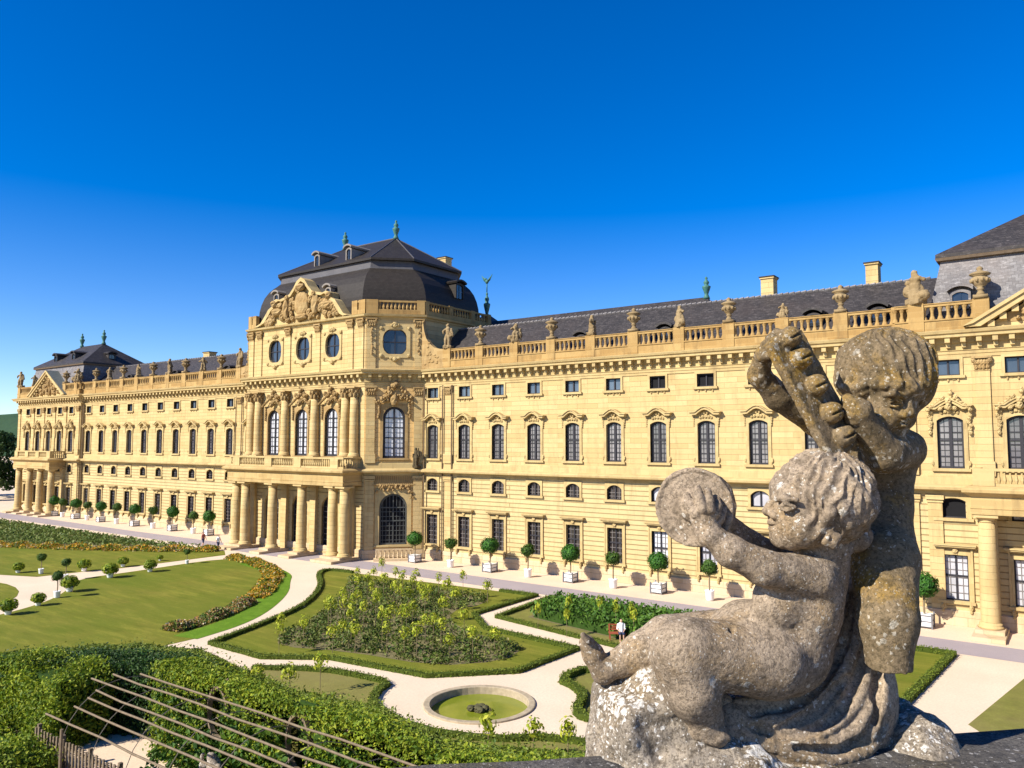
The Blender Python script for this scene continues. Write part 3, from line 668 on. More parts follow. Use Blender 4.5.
# great carved gable
gp=[(7.9,25.5),(7.3,25.75),(6.5,26.7),(5.9,27.4),(5.2,27.75),(5.15,28.3),(4.4,28.55),(3.8,28.4),(2.8,28.6),(2.0,28.85),(1.3,29.5),(.7,30.25),(0,30.6),(-.7,30.25),(-1.3,29.5),(-2.0,28.85),(-2.8,28.6),(-3.8,28.4),(-4.4,28.55),(-5.15,28.3),(-5.2,27.75),(-5.9,27.4),(-6.5,26.7),(-7.3,25.9),(-8.6,25.5)]
gb=MB(); gb.xzprism([(CX+x,z) for x,z in gp][::-1],CY-.1,CY+.8); gb.build('carved_gable',M['trim'],palace)
gm=MB(); gm.ring([(CX+x*.93,25.5+(z-25.5)*.93) for x,z in gp],[(CX+x*1.015,25.5+(z-25.5)*1.015) for x,z in gp],CY-.6,CY+.9); gm.build('gable_moulding',M['trim'],palace)
gr=MB(); zt=lambda u: np.interp(u,[p[0] for p in gp[::-1]],[p[1] for p in gp[::-1]])
gr.blob((CX,CY-.35,27.6),(1.25,.45,1.5),12,8,.04); gr.blob((CX,CY-.6,29.5),(.8,.5,.45)); gr.blob((CX,CY-.5,26.0),(1.0,.5,.4))
for i in range(150):
    u=rnd.uniform(-6.6,6.6); z=rnd.uniform(25.8,float(zt(u))*.97+.3)
    if abs(u)<1.2 and 26.3<z<29: continue
    r=rnd.uniform(.16,.42); gr.blob((CX+u,CY-.15-rnd.random()*.3,z),(r,r*.9,r*rnd.uniform(.7,1.5)))
for s in (-1,1):
    gr.blob((CX+s*2.6,CY-.5,27.2),(.55,.5,1.2)); gr.blob((CX+s*2.4,CY-.6,28.5),(.3,.32,.34)); gr.blob((CX+s*4.4,CY-.45,27.0),(1.0,.5,.5)); gr.blob((CX+s*4.9,CY-.5,28.0),(.5,.5,.45))
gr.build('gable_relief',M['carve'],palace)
# triangular pediments of the end pavilions
for c in (CL,CR):
    t=MB(); hw=5.95; zp=23.6
    t.xzprism([(c-hw,19.47),(c+hw,19.47),(c,zp-.35)],PY-.15,PY+.35); t.build('pediment',M['ashlar'],palace)
    m=MB(); m.ring([(c-hw-.2,19.5),(c,zp-.25),(c+hw+.2,19.5)],[(c-hw-1.1,19.5),(c,zp+.25),(c+hw+1.1,19.5)],PY-.85,PY+.4)
    m.ring([(c-hw-.6,19.72),(c,zp+.10),(c+hw+.6,19.72)],[(c-hw-1.25,19.55),(c,zp+.38),(c+hw+1.25,19.55)],PY-1.0,PY-.852)
    for s in (-1,1):
        for i in range(8):
            f=(i+.6)/8.5; x=c+s*hw*(1-f); z=19.5+(zp-.25-19.5)*f; m.box(x-.2,x+.2,PY-.65,PY-.15,z-.32,z+.1)
    m.build('pediment_cornice',M['trim'],palace)
    k=MB(); k.add([(c-hw-1.2,PY-.9,19.56),(c,PY-.9,zp+.4),(c+hw+1.2,PY-.9,19.56),(c-hw-1.2,PY+2.2,19.56),(c,PY+2.2,zp+.4),(c+hw+1.2,PY+2.2,19.56)],[(0,3,4,1),(1,4,5,2),(3,5,4)]); k.build('pediment_roof',M['zinc'],palace)
    r=MB()
    for i in range(60):
        f=rnd.random(); u=rnd.uniform(-1,1)*(hw-1.3)*(1-f); z=19.7+f*3.2; q=rnd.uniform(.15,.38); r.blob((c+u,PY-.3,z),(q,.3,q))
    r.box(c-4.6,c+4.6,PY-.2,PY-.1,19.75,20.4); r.box(c-2.4,c+2.4,PY-.2,PY-.1,20.4,21.9)
    r.build('pediment_relief',M['carve'],palace)

# roofs
def roofmesh(name,mat,vs,fs):
    m=MB(); m.add(vs,fs); return m.build(name,mat,palace)
def gable_roof(x0,x1,y0,y1,z0,z1,mat='slate'):
    ym=(y0+y1)/2; return roofmesh('roof',M[mat],[(x0,y0,z0),(x1,y0,z0),(x1,ym,z1),(x0,ym,z1),(x0,y1,z0),(x1,y1,z0)],[(0,1,2,3),(3,2,5,4),(0,3,4),(1,5,2)])
wr_=gable_roof(-58,-8,62.75,73.3,19.6,24.5); wl_=gable_roof(-136,-86,62.75,73.3,19.6,24.5)
for x0,x1 in ((-57.5,-8.2),(-135.5,-86.5)):
    rg=MB()
    for i in range(int((x1-x0)/.5)): rg.tube([(x0+i*.5,68.02,24.50),(x0+i*.5+.46,68.02,24.55)],[.09,.13],6)
    rg.build('ridge_tiles',M['slate_old'],palace)
def hip(x0,x1,y0,y1,z0,z1,hr,mat,over=.35):
    c=(x0+x1)/2; ym=(y0+y1)/2; a,b,e,f=x0-over,x1+over,y0-over,y1+over
    return roofmesh('upper_roof',M[mat],[(a,e,z0),(b,e,z0),(b,f,z0),(a,f,z0),(c-hr,ym,z1),(c+hr,ym,z1),(a,e,z0+.25),(b,e,z0+.25),(b,f,z0+.25),(a,f,z0+.25)],
        [(3,2,1,0),(0,1,7,6),(1,2,8,7),(2,3,9,8),(3,0,6,9),(6,7,5,4),(7,8,5),(8,9,4,5),(9,6,4)])
for c in (CL,CR):
    b0=9.7;b1=9.2 if c==CL else 8.55; y0,y1=62.15,75.0; 
    roofmesh('mansard_roof',M['slate_old'],[(c-b0,y0,19.6),(c+b0,y0,19.6),(c+b0,y1,19.6),(c-b0,y1,19.6),(c-b1,62.9,24.9),(c+b1,62.9,24.9),(c+b1,74.2,24.9),(c-b1,74.2,24.9)],[(0,1,5,4),(1,2,6,5),(2,3,7,6),(3,0,4,7)])
    ev=MB(); ev.sweep([(c-b1-.3,62.6),(c+b1+.3,62.6),(c+b1+.3,74.5),(c-b1-.3,74.5)],[(-.3,24.62),(.02,24.68),(.1,24.88),(-.3,24.885)],True); ev.build('eave_moulding',M['eave'],palace)
    hip(c-b1,c+b1,62.9,74.2,24.9,29.2,4.1 if c==CL else 2.3,'slate')
hip(-80,-26.5,72,84,20.5,27.0,22.3,'slate')
# domed mansard of the central pavilion
def octo(hx,y0,y1,ch): return [(CX-hx+ch,y0),(CX+hx-ch,y0),(CX+hx,y0+ch),(CX+hx,y1-ch),(CX+hx-ch,y1),(CX-hx+ch,y1),(CX-hx,y1-ch),(CX-hx,y0+ch)]
base=octo(14.1,58.3,77.5,4.9); brk=octo(11.3,60.6,75.3,3.3)
prof=[(0,25.5),(-.05,26.6),(-.02,27.6),(.06,28.5),(.2,29.4),(.4,30.15),(.62,30.7),(.82,31.1),(.9,31.3),(.93,31.35),(1.0,32.3)]
vs=[];fs=[];mi=[]
for t,z in prof:
    for (bx,by),(kx,ky) in zip(base,brk): vs.append((bx+(kx-bx)*t,by+(ky-by)*t,z))
for i in range(len(prof)-1):
    for k in range(8): fs.append((i*8+k,i*8+(k+1)%8,(i+1)*8+(k+1)%8,(i+1)*8+k)); mi.append(1 if i>=8 else 0)
m=MB(); m.add(vs,fs); m.m=mi; m.build('domed_roof',[M['dome'],M['dome_lead']],palace)
lip=[(CX+(x-CX)*1.045,67.95+(y-67.95)*1.05) for x,y in brk]
vs=[(x,y,32.25) for x,y in lip]+[(x,y,32.5) for x,y in lip]+[(CX-4.66,67.95,36.85),(CX+4.66,67.95,36.85)]
fs=[tuple(reversed(range(8)))]+[(k,(k+1)%8,8+(k+1)%8,8+k) for k in range(8)]+[(8,9,17,16),(9,10,17),(10,11,17),(11,12,17),(12,13,16,17),(13,14,16),(14,15,16),(15,8,16)]
roofmesh('upper_roof',M['dome'],vs,fs)
rh=MB(); rh.tube([(CX-4.66,67.95,36.88),(CX+4.66,67.95,36.88)],.12,6)
for s in (-1,1):
    for k in ((1,2,3) if s>0 else (0,7,6)): rh.tube([(lip[k][0],lip[k][1],32.52),(CX+s*4.66,67.95,36.88)],.07,5)
rh.build('roof_ridges',M['dome_lead'],palace)
def finial(x,y,z,h,bird=False):
    m=MB(); m.lathe([(.4,0),(.3,.1*h),(.2,.2*h),(.24,.26*h),(.38,.42*h),(.44,.5*h),(.46,.56*h),(.24,.6*h),(.22,.66*h),(.32,.72*h),(.24,.8*h),(.1,.86*h),(.15,.92*h),(.15,.95*h),(.05,h)],(x,y,z),12)
    if bird:
        m.tube([(x,y,z+h),(x,y,z+h*1.35)],.07); zz=z+h*1.4
        m.blob((x,y,zz),(.3,.25,.3)); m.blob((x-.2,y,zz+.35),.15)
        for s in (-1,1): m.add([(x,y-.06,zz-.2),(x+s*.5,y-.05,zz+.1),(x+s*.95,y,zz+.95),(x+s*.25,y,zz+.35),(x,y+.06,zz-.2),(x+s*.5,y+.05,zz+.1),(x+s*.95,y+.03,zz+.95),(x+s*.25,y+.05,zz+.35)],[(0,1,2,3),(7,6,5,4),(0,4,5,1),(1,5,6,2),(2,6,7,3)])
    return m.build('copper_finial',M['copper'],palace,smooth=True)
for s in (-1,1):
    finial(CX+s*4.66,67.95,36.8,2.4); finial(CL+s*4.1,68.5,29.1,2.6); finial(CR+s*2.3,68.5,29.1,2.6)
finial(-31,78,26.8,2.4); finial(-62.3,80,27.8,3.6,True)
roofmesh('rear_roof',M['slate'],[(-70,74,22),(-55,74,22),(-55,86,22),(-70,86,22),(-62.3,80,28.6)],[(0,1,4),(1,2,4),(2,3,4),(3,0,4)])
def dormer(x,y,z,w,h,mat,rz=0,dep=2.2):
    m=MB(); m.ring([(-w/2+.15,0)]+arc(w-.3,h-.25,.2)+[(w/2-.15,0)],[(-w/2,0)]+[(p[0]*w/(w-.3),p[1]+.18) for p in arc(w-.3,h-.25,.2)]+[(w/2,0)],-.05,dep)
    b=arc(w+.3,h+.02,.32); m.ring(b,[(p[0]*1.12,p[1]+.2) for p in b],-.32,dep)
    o=m.build('dormer',mat,palace,loc=(x,y,z),rotz=rz)
    p=MB(); p.add([(-w/2+.15,.1,.0),(w/2-.15,.1,.0),(w/2-.15,.1,h-.1),(-w/2+.15,.1,h-.1)],[(0,1,2,3)]); p.box(-.04,.04,.04,.1,0,h-.1); p.box(-w/2+.15,w/2-.15,.04,.1,h*.45,h*.45+.07)
    p.build('pane',M['glass_round'],o); return o
st=M['dome_lead']; sd_=stone('grey_dormer_stone',(.24,.22,.20),(.20,.18,.165),(.10,.09,.085))
dormer(CR-7.4,62.2,20.9,1.3,1.35,M['slate_old']); dormer(CR-1.2,63.6,26.0,1.7,1.7,M['slate_old'],dep=3)
for x in (CL-3.6,CL+3.2): dormer(x,63.8,25.9,1.3,1.1,M['slate'],dep=3)
dormer(CL+8.3,68,25.8,1.3,1.1,M['slate'],PI/2,3)
for x in (-11.7,-16.5,-29.4,-38.2,-96.0,-109.2,-122.4): dormer(x,63.9,20.9,1.2,.95,M['slate'],dep=2.5)
dormer(CX+3.5,61.3,32.9,1.0,1.5,sd_,dep=3); dormer(CX-2.2,61.3,32.9,1.0,1.5,sd_,dep=3); dormer(CX+3.8,58.0,27.6,1.0,1.5,sd_,dep=3); dormer(CX-5.6,58.0,27.9,1.0,1.5,sd_,dep=3)
dormer(CX+14.2,69,28.4,1.5,1.7,M['dome'],PI/2,3)
for x,y,z0,z1,w in ((-21.4,68.6,24.2,26.2,1.1),(-12.8,68.6,24.2,26.3,.95),(-108,68.6,24.2,25.3,1.6),(-64,73.4,32.0,34.9,1.3)):
    m=MB(); m.box(x-w/2,x+w/2,y-.6,y+.6,z0,z1); m.box(x-w/2-.08,x+w/2+.08,y-.7,y+.7,z1-.12,z1+.02); q=m.build('chimney',M['ashlar'],palace); m=MB(); m.box(x-w/2-.14,x+w/2+.14,y-.76,y+.76,z1+.025,z1+.11); m.build('chimney_cap',M['dome'],q)
_pre=set(COL.objects)
# ------------------------------------------------------------------ ground and garden
def sheet(name,pts,z,mat): m=MB(); m.poly(pts,z); return struct(m.build(name,mat))
fx,fy,fr=-21.9,27.65,2.5
m=MB(); ang=[2*PI*k/64 for k in range(64)]; vs=[(fx+fr*.9*math.cos(a),fy+fr*.9*math.sin(a),0) for a in ang]
for a in ang:
    cx_,sy_=math.cos(a),math.sin(a); tt=min((500-fx)/cx_ if cx_>1e-9 else 1e9,(-900-fx)/cx_ if cx_<-1e-9 else 1e9,(900-fy)/sy_ if sy_>1e-9 else 1e9,(-300-fy)/sy_ if sy_<-1e-9 else 1e9); vs.append((fx+cx_*tt,fy+sy_*tt,0))
m.add(vs,[(k,64+k,64+(k+1)%64,(k+1)%64) for k in range(64)])
m.add([(500,-300,-.002),(500,-295,-.002),(490,-300,-.002)],[(0,1,2)]); struct(m.build('ground',M['gravel']))
sheet('gravel_terrace',[(-175,52.0),(40,52.0),(40,80),(-175,80)],.004,M['terrace'])
sheet('road',[(-150,49.6),(-100,49.8),(-60,49.7),(40,49.4),(40,52.4),(-60,52.9),(-100,52.6),(-150,53.4)],.008,M['road'])
BED=[(-54.9,47.5),(-33.05,48.9),(-32.9,41.1),(-29.8,38.6),(-22.8,38.0),(-23.1,32.3),(-26.4,29.0),(-32.7,28.3),(-35.8,26.2),(-40.6,26.3),(-42.2,31.0),(-44.4,36.2),(-49.0,41.6),(-54.4,45.6)]
ROSE=[(-50.5,45.9),(-36.0,46.6),(-34.6,44.2),(-35.2,41.0),(-32.0,37.8),(-25.6,36.4),(-25.0,33.6),(-27.4,30.8),(-33.2,30.0),(-37.2,28.4),(-39.2,30.0),(-41.2,34.6),(-46.0,41.2)]
RBED=[(-32.0,48.9),(-31.4,41.4),(-24.2,40.0),(-19,39.0),(-14.5,43),(-12.5,48.9)]
RSH=[(-30.3,47.4),(-29.8,42.8),(-24,41.6),(-19.6,40.8),(-16.2,43.6),(-14.6,47.4)]
SBED=[(-20.7,35.2),(-20.8,32.3),(-19.4,31.8),(-18.3,30.6),(-17.8,29.2),(-17.0,28.5),(-12.5,29.5),(-10.5,33),(-13.5,36.4)]
TBED=[(-14.0,48.9),(-5.7,49.0),(-6.5,37.9),(-8.6,36.5),(-11.6,41)]
VBED=[(-4.0,37.6),(-2.45,46.3),(-1.4,48.9),(3,48.9),(3,36),(-2.6,35.6)]
LBED=[(-37.5,22.6),(-35.3,24.4),(-31.6,26.7),(-29.2,27.15),(-27.0,27.4),(-26.6,26.0),(-25.4,24.5),(-22,23.6),(-18.9,24.6),(-17.0,26.4),(-12,26.6),(-12,16),(-36,16)]
L1=[(-69.2,46.1),(-64.4,46.6),(-59.6,45.5),(-55.6,43.9),(-53.4,41.9),(-49.4,38.7),(-45.2,33.8),(-43.2,30.2),(-42.4,26.6),(-43,18),(-55,14),(-58.6,21.4),(-59.8,24.4),(-61.7,27.0),(-65,29.6),(-68.8,32.0),(-68.5,36)]
ISL=[(-71+12.2*math.cos(a*PI/18),15.2+12.2*math.sin(a*PI/18)) for a in range(36)]
L2=[(-95,20),(-85,25.5),(-76.2,28.9),(-72.6,30.3),(-72.0,34.2),(-71.2,37),(-70.7,47.3),(-73.4,49.0),(-99,37.4),(-112,28)]
SHB=[(-127,47.6),(-86,47.9),(-76.3,49.0),(-99,37.6),(-112,33),(-130,40)]
L1s=smooth_poly(L1,2)
for nm,p,mt in (('lawn',BED,'lawn'),('lawn',RBED,'lawn_brown'),('lawn',SBED,'lawn_brown'),('lawn',TBED,'lawn'),('lawn',VBED,'lawn_brown'),('lawn',LBED,'lawn_brown'),('lawn',L1s,'lawn'),('lawn',ISL,'lawn'),('lawn',L2,'lawn')):
    sheet(nm,p,.012,M[mt])
edge_strip=[(-64.4,46.6),(-59.6,45.5),(-55.6,43.9),(-53.4,41.9),(-49.4,38.7),(-45.2,33.8),(-43.2,30.2),(-42.4,26.6)]
m=MB(); m.sweep(smooth_line(edge_strip,2),[(-.02,.016),(1.9,.016)],caps=False); struct(m.build('lawn_edge',M['lawn_green']))
sheet('bed_soil',smooth_poly(ROSE,1),.018,M['earth']); sheet('bed_soil',RSH,.018,M['earth']); sheet('bed_soil',SHB,.014,M['earth'])
sheet('drain_cover',[(-19.6,34.3),(-18.9,34.9),(-18.5,34.4),(-19.2,33.8)],.02,M['basin'])
sheet('drain_cover',[(-8.35,31.3),(-7.75,31.75),(-7.5,31.35),(-8.1,30.9)],.02,M['basin'])

# box hedges edging the beds
def hedge(label,pts,w=.38,h=.25,closed=False,seed=1,dens=150):
    pts=[tuple(p) for p in pts]; t=empty('box_hedge',(pts[0][0],pts[0][1],0)); tag(t,label,'hedge')
    off=Vector((-pts[0][0],-pts[0][1])); P=[(x+off.x,y+off.y) for x,y in pts]
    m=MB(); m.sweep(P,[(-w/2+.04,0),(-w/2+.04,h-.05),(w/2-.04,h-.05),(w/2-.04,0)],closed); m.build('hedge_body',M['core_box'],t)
    g=np.random.default_rng(seed); out=[];nn=[]
    Q=P+[P[0]] if closed else P
    for a,b in zip(Q[:-1],Q[1:]):
        L=math.hypot(b[0]-a[0],b[1]-a[1]); k=int(L*dens*(w+2*h)/1.4); d=np.array([(b[0]-a[0])/max(L,1e-6),(b[1]-a[1])/max(L,1e-6)]); n=np.array([d[1],-d[0]])
        u=g.random(k)*L; s=g.random(k)*(w+2*h); o=np.where(s<h,-w/2,np.where(s>h+w,w/2,s-h-w/2)); z=np.where(s<h,s,np.where(s>h+w,w+2*h-s,h))
        jj=g.normal(size=(k,3))*.02
        out.append(np.stack([a[0]+d[0]*u+n[0]*o,a[1]+d[1]*u+n[1]*o,z],1)+jj); nn.append(np.stack([n[0]*np.sign(o)*(z<h),n[1]*np.sign(o)*(z<h),(z>=h)*1.],1))
    leaf_mesh('clipped_leaves',np.vstack(out),.05,M['leaf_box'],t,seed,np.vstack(nn)); return t
hb=lambda p: smooth_line(p,1)
hedge('clipped box hedge curving round the left end of the central rose bed',smooth_line([(-52,47.6),(-54.9,47.4),(-54.4,45.6),(-49.0,41.6),(-44.4,36.2),(-42.2,31.0),(-40.6,26.3)],2),seed=2)
hedge('low clipped box hedge along the road and inner corner of the central rose bed',[(-36.5,48.6),(-33.2,48.75),(-33.05,41.1),(-30,38.5),(-22.95,37.85)],seed=3)
hedge('clipped box hedge round the rose bed corner facing the fountain',[(-22.95,37.85),(-23.2,32.4),(-26.4,29.15),(-32.7,28.45),(-35.8,26.4),(-40.4,26.4)],seed=4)
hedge('low clipped box hedge edging the dense shrub bed beside the narrow angled path',[(-27,48.8),(-31.9,48.8),(-31.3,41.4),(-24.2,40.1),(-19,39.1)],seed=5)
hedge('low clipped box hedge with a curved bite on the bed right of the fountain',smooth_line([(-13.5,36.3),(-20.6,35.1),(-20.75,32.4),(-19.4,31.9),(-18.3,30.7),(-17.9,29.2),(-17.0,28.6),(-13,29.4)],1),.42,.32,seed=6)
hedge('low clipped box hedge round the lawn triangle right of the putti',[(-10,48.8),(-5.8,48.9),(-6.6,38.0),(-8.6,36.6)],.42,.30,seed=7)
hedge('low clipped box hedge curving round the near side of the fountain plaza',smooth_line([(-34.6,24.9),(-31.5,26.8),(-29.2,27.2),(-27.1,27.3),(-26.7,26.0),(-25.5,24.5),(-22,23.6),(-18.9,24.5),(-17.0,26.3),(-14,26.6)],1),.38,.25,seed=8)

# bed planting
P=poly_pts(ROSE,24000,5); z=np.abs(nr.normal(size=len(P)))*.17; cl=np.sin(P[:,0]*2.1)*np.sin(P[:,1]*2.3+P[:,0]*.4)
k=cl+nr.normal(size=len(P))*.5>-.2; P=P[k];z=z[k]
stuff(leaf_mesh('rose_ground_planting',np.column_stack([P,z+.05]),.10,M['leaf_rose'],seed=3),'low dry green rose bushes covering the central bed','rose bushes')
P=poly_pts(RSH,7000,6); z=.25+.75*nr.random(len(P))
stuff(leaf_mesh('dense_shrub_planting',np.column_stack([P,z]),.15,M['leaf_dense'],seed=4),'dense dark green shrubs filling the bed by the terrace road','shrubs')
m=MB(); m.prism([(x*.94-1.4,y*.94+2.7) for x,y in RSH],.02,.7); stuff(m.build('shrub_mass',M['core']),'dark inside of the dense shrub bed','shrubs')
P=poly_pts(SHB,9000,7); z=.05+.38*nr.random(len(P))**1.5
stuff(leaf_mesh('far_bed_planting',np.column_stack([P,z]),.2,M['leaf_grey'],seed=5),'low mixed green planting in the far left bed','bed plants')
def flowerband(name,line,w,h,n,mat,label,seed,size=.11):
    g=np.random.default_rng(seed); L=smooth_line(line,2); a=np.array(L); seg=np.linalg.norm(a[1:]-a[:-1],axis=1); c=np.cumsum(seg)
    u=g.random(n)*c[-1]; i=np.searchsorted(c,u); i=np.minimum(i,len(seg)-1); f=(u-(c[i]-seg[i]))/seg[i]
    p=a[i]+(a[i+1]-a[i])*f[:,None]; d=(a[i+1]-a[i])/seg[i][:,None]; o=np.clip(g.normal(size=n)*.45,-1,1)*w/2
    p=p+np.column_stack([d[:,1],-d[:,0]])*o[:,None]; z=.08+h*g.random(n)*(1-(o/(w/2))**2*.7)*(.75+.45*np.sin(u*1.7))
    return stuff(leaf_mesh(name,np.column_stack([p,z]),size,mat,seed=seed),label,'flowers')
flowerband('flower_border',[(-68.2,46.4),(-64,46.0),(-60,44.6),(-56.4,42.6),(-53.6,39.9),(-50.6,37.0),(-49.8,35.6)],1.8,.42,11000,M['flower_warm'],'orange and yellow flower border curving along the lawn edge',1)
flowerband('flower_border',[(-48.9,34.6),(-47.4,32.4),(-46.2,29.8),(-45.3,26.6)],1.5,.42,8000,M['flower_dull'],'russet and white flower border on the near lawn edge',2)
flowerband('flower_border',[(-73.8,48.4),(-80,44.4),(-90,39.2),(-100,35.3)],2.2,.5,9000,M['flower_warm'],'far row of orange and yellow flowers behind the upper lawn',3,.13)

# standard roses
def std_rose(seed,h,r,nl):
    t=empty('standard_rose'); m=MB(); m.tube([(0,0,0),(.03,.01,h*.5),(-.01,0,h)],.018,5); m.build('stem',M['bark_pale'],t)
    P,N=ball_pts(nl,r,(0,0,h+.05),seed,.1,(1.05,.85,1.1)); P[:,2]-=.25*(np.abs(P[:,0])/r); leaf_mesh('crown',P,.10,M['leaf_std'],t,seed); return t
rp=[(335,90),(375,92),(428,98),(478,105),(533,115),(592,122),(652,128),(300,145),(305,180),(335,120),(370,145),(380,185),(420,180),(445,195),(410,205),(395,215),(407,240),(440,160),(460,145),(490,140),(520,210),(480,250),(540,235),(500,170),(545,170),(575,145),(450,245),(360,115),(325,175),(270,200),(275,235),(205,215),(150,210),(145,240),(615,255),(595,225),(670,235),(335,150),(350,185),(320,210),(385,160),(425,150),(560,250),(330,235),(470,120),(445,110),(400,120),(395,95),(510,128),(555,130),(265,180),(470,185),(455,210),(500,225),(300,220)]
CF=769.0; CP=math.radians(4.17); CYAW=math.radians(36.02); EYE=11.75
fwd=Vector((-math.sin(CYAW)*math.cos(CP),math.cos(CYAW)*math.cos(CP),math.sin(CP))); rgt=Vector((math.cos(CYAW),math.sin(CYAW),0)); upv=rgt.cross(fwd)
def ground_at(x,y,z=0.):
    """survey helper: where a sight line meets the level z"""
    d=rgt*(x-512)+upv*(384-y)+fwd*CF; t=(z-EYE)/d.z; return d.x*t,d.y*t
protos=[std_rose(50+i,1.3+.12*i,.40,80) for i in range(6)]
for i,(a,b) in enumerate(rp):
    x,y=ground_at(220+a/2.438,530+b/2.438,1.45)
    lab=('slender standard rose with yellow green crown in the central rose bed','standard roses in the central bed')
    o=protos[i] if i<6 else dup(protos[i%6],(0,0,0))
    o.location=(x,y,0); o.rotation_euler=(0,0,i*1.3); sc=rnd.uniform(.75,1.15); o.scale=(sc,sc,rnd.uniform(.85,1.1)); tag(o,lab[0],'rose tree',lab[1])
for i,(a,b) in enumerate([(775,178),(850,165),(925,172),(965,188),(1003,180),(845,195),(1008,205)]):
    x,y=ground_at(220+a/2.438,530+b/2.438,1.6); o=dup(protos[i%4],(x,y,0),i,.78); o.scale=(.62,.62,1.05); tag(o,'slender standard rose rising from the dense shrub bed','rose tree','standard roses in the dense shrub bed')
for i,(a,b) in enumerate([(92,335),(170,340),(245,318),(655,480),(765,465),(848,475),(20,345)]):
    x,y=ground_at(220+a/2.438,530+b/2.438,1.5); o=dup(protos[i%4],(x,y,0),i,1.0); tag(o,'thin young standard rose with small crown on the near side of the fountain','rose tree','young standard roses on the near side')

# fountain
fx,fy,fr=-21.9,27.65,2.5
t=empty('fountain_basin',(fx,fy,0)); tag(t,'round sunken stone fountain basin with green water and a mossy rock','fountain')
m=MB(); m.lathe([(fr*.88,-.5),(fr*.88,.05),(fr*.89,.075),(fr*.985,.085),(fr*1.0,.07),(fr*1.0,.0)],(0,0,.0),48,False); m.build('stone_rim',M['basin'],t)
m=MB(); m.lathe([(0.01,-.26),(fr*.89,-.26)],(0,0,0),48,False); m.build('water',M['water'],t)
m=MB()
for i in range(11): m.blob((rnd.uniform(-.3,.3),rnd.uniform(-.3,.3),-.25+rnd.random()*.14),(.2,.2,.14))
m.build('mossy_rock',M['rock'],t)

# potted trees along the terrace
def topiary(big,seed):
    t=empty('potted_topiary')
    if big:
        r=.74; ch=2.42; m=MB(); m.box(-.42,.42,-.42,.42,.1,.76); m.build('tub_panels',M['white_paint'],t)
        f=MB()
        for sx in (-1,1):
            for sy in (-1,1): f.box(sx*.44-.045,sx*.44+.045,sy*.44-.045,sy*.44+.045,0,.86)
        for z in (.08,.38,.70):
            for s in (-1,1): f.box(-.395,.395,s*.44-.025,s*.44+.025,z,z+.05); f.box(s*.44-.025,s*.44+.025,-.395,.395,z,z+.05)
        f.build('tub_frame',M['tub_grey'],t); mat='leaf_topiary'; n=1500; sq=(1,1,.88)
    else:
        r=.54; ch=2.3; m=MB(); m.lathe([(.24,0),(.29,.1),(.33,.62),(.36,.66),(.36,.73),(.3,.73),(.28,.6)],(0,0,0),14); m.build('round_pot',M['white_pot'],t,True); mat='leaf_topiary2'; n=850; sq=(1,1,.86)
    m=MB(); m.tube([(0,0,.6),(.03,0,1.3),(0,.02,ch-.3)],.055,7); m.build('stem',M['bark_pale'],t)
    P,N=ball_pts(n,r,(0,0,ch),seed,.8,sq)
    P=P+N*(.10*np.sin(P[:,[0]]*6+seed)*np.sin(P[:,[2]]*5+P[:,[1]]*4)+nr.normal(size=(len(P),1))*.07); c=leaf_mesh('crown',P,.105,M[mat],t,seed,N)
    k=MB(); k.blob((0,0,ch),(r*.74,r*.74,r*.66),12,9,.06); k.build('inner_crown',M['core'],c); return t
big=[topiary(True,21),topiary(True,22)]; sml=[topiary(False,31),topiary(False,32)]
ub=us=0
ordn=['first','second','third','fourth','fifth','sixth','seventh','eighth']
def put(protoL,used,x,y,lab,grp,sc=1):
    o=protoL[used] if used<2 else dup(protoL[used%2],(0,0,0))
    o.location=(x,y,.004); o.rotation_euler=(0,0,(used*1.9)*(.0 if protoL is big else 1)); o.scale=(sc*rnd.uniform(.96,1.05),)*2+(sc*rnd.uniform(.93,1.06),); o.rotation_euler[2]+=rnd.choice([0,PI/2,PI,-PI/2]); tag(o,lab,'potted tree',grp)
bx=[-51.8,-42.65,-34.2,-26.27,-17.6,-8.03]; sx_=[-47.02,-38.3,-30.04,-22.03,-13.0]
for i,x in enumerate(bx):
    put(big,ub,x,55.3,('round clipped tree in a slatted white tub, %s big tub right of the domed pavilion'%ordn[i]) if i<5 else 'round clipped tree in a slatted white tub, farthest right, beside the putti','trees in slatted white tubs',.97+.06*(i%2)); ub+=1
for i,x in enumerate(sx_):
    put(sml,us,x,55.0,'small ball tree in a white pot, %s such pot right of the domed pavilion'%ordn[i],'small ball trees in white pots'); us+=1
for i,x in enumerate([-86.7,-94.88,-104.25,-113.6,-121.2,-128.3]):
    put(big,ub,x,55.6,'round clipped tree in a slatted white tub, %s big tub left of the domed pavilion'%ordn[i],'trees in slatted white tubs'); ub+=1
for i,x in enumerate([-90.04,-99.54,-109.1,-117.6,-125.4]):
    put(sml,us,x,55.6,'small ball tree in a white pot, %s such pot left of the domed pavilion'%ordn[i],'small ball trees in white pots'); us+=1
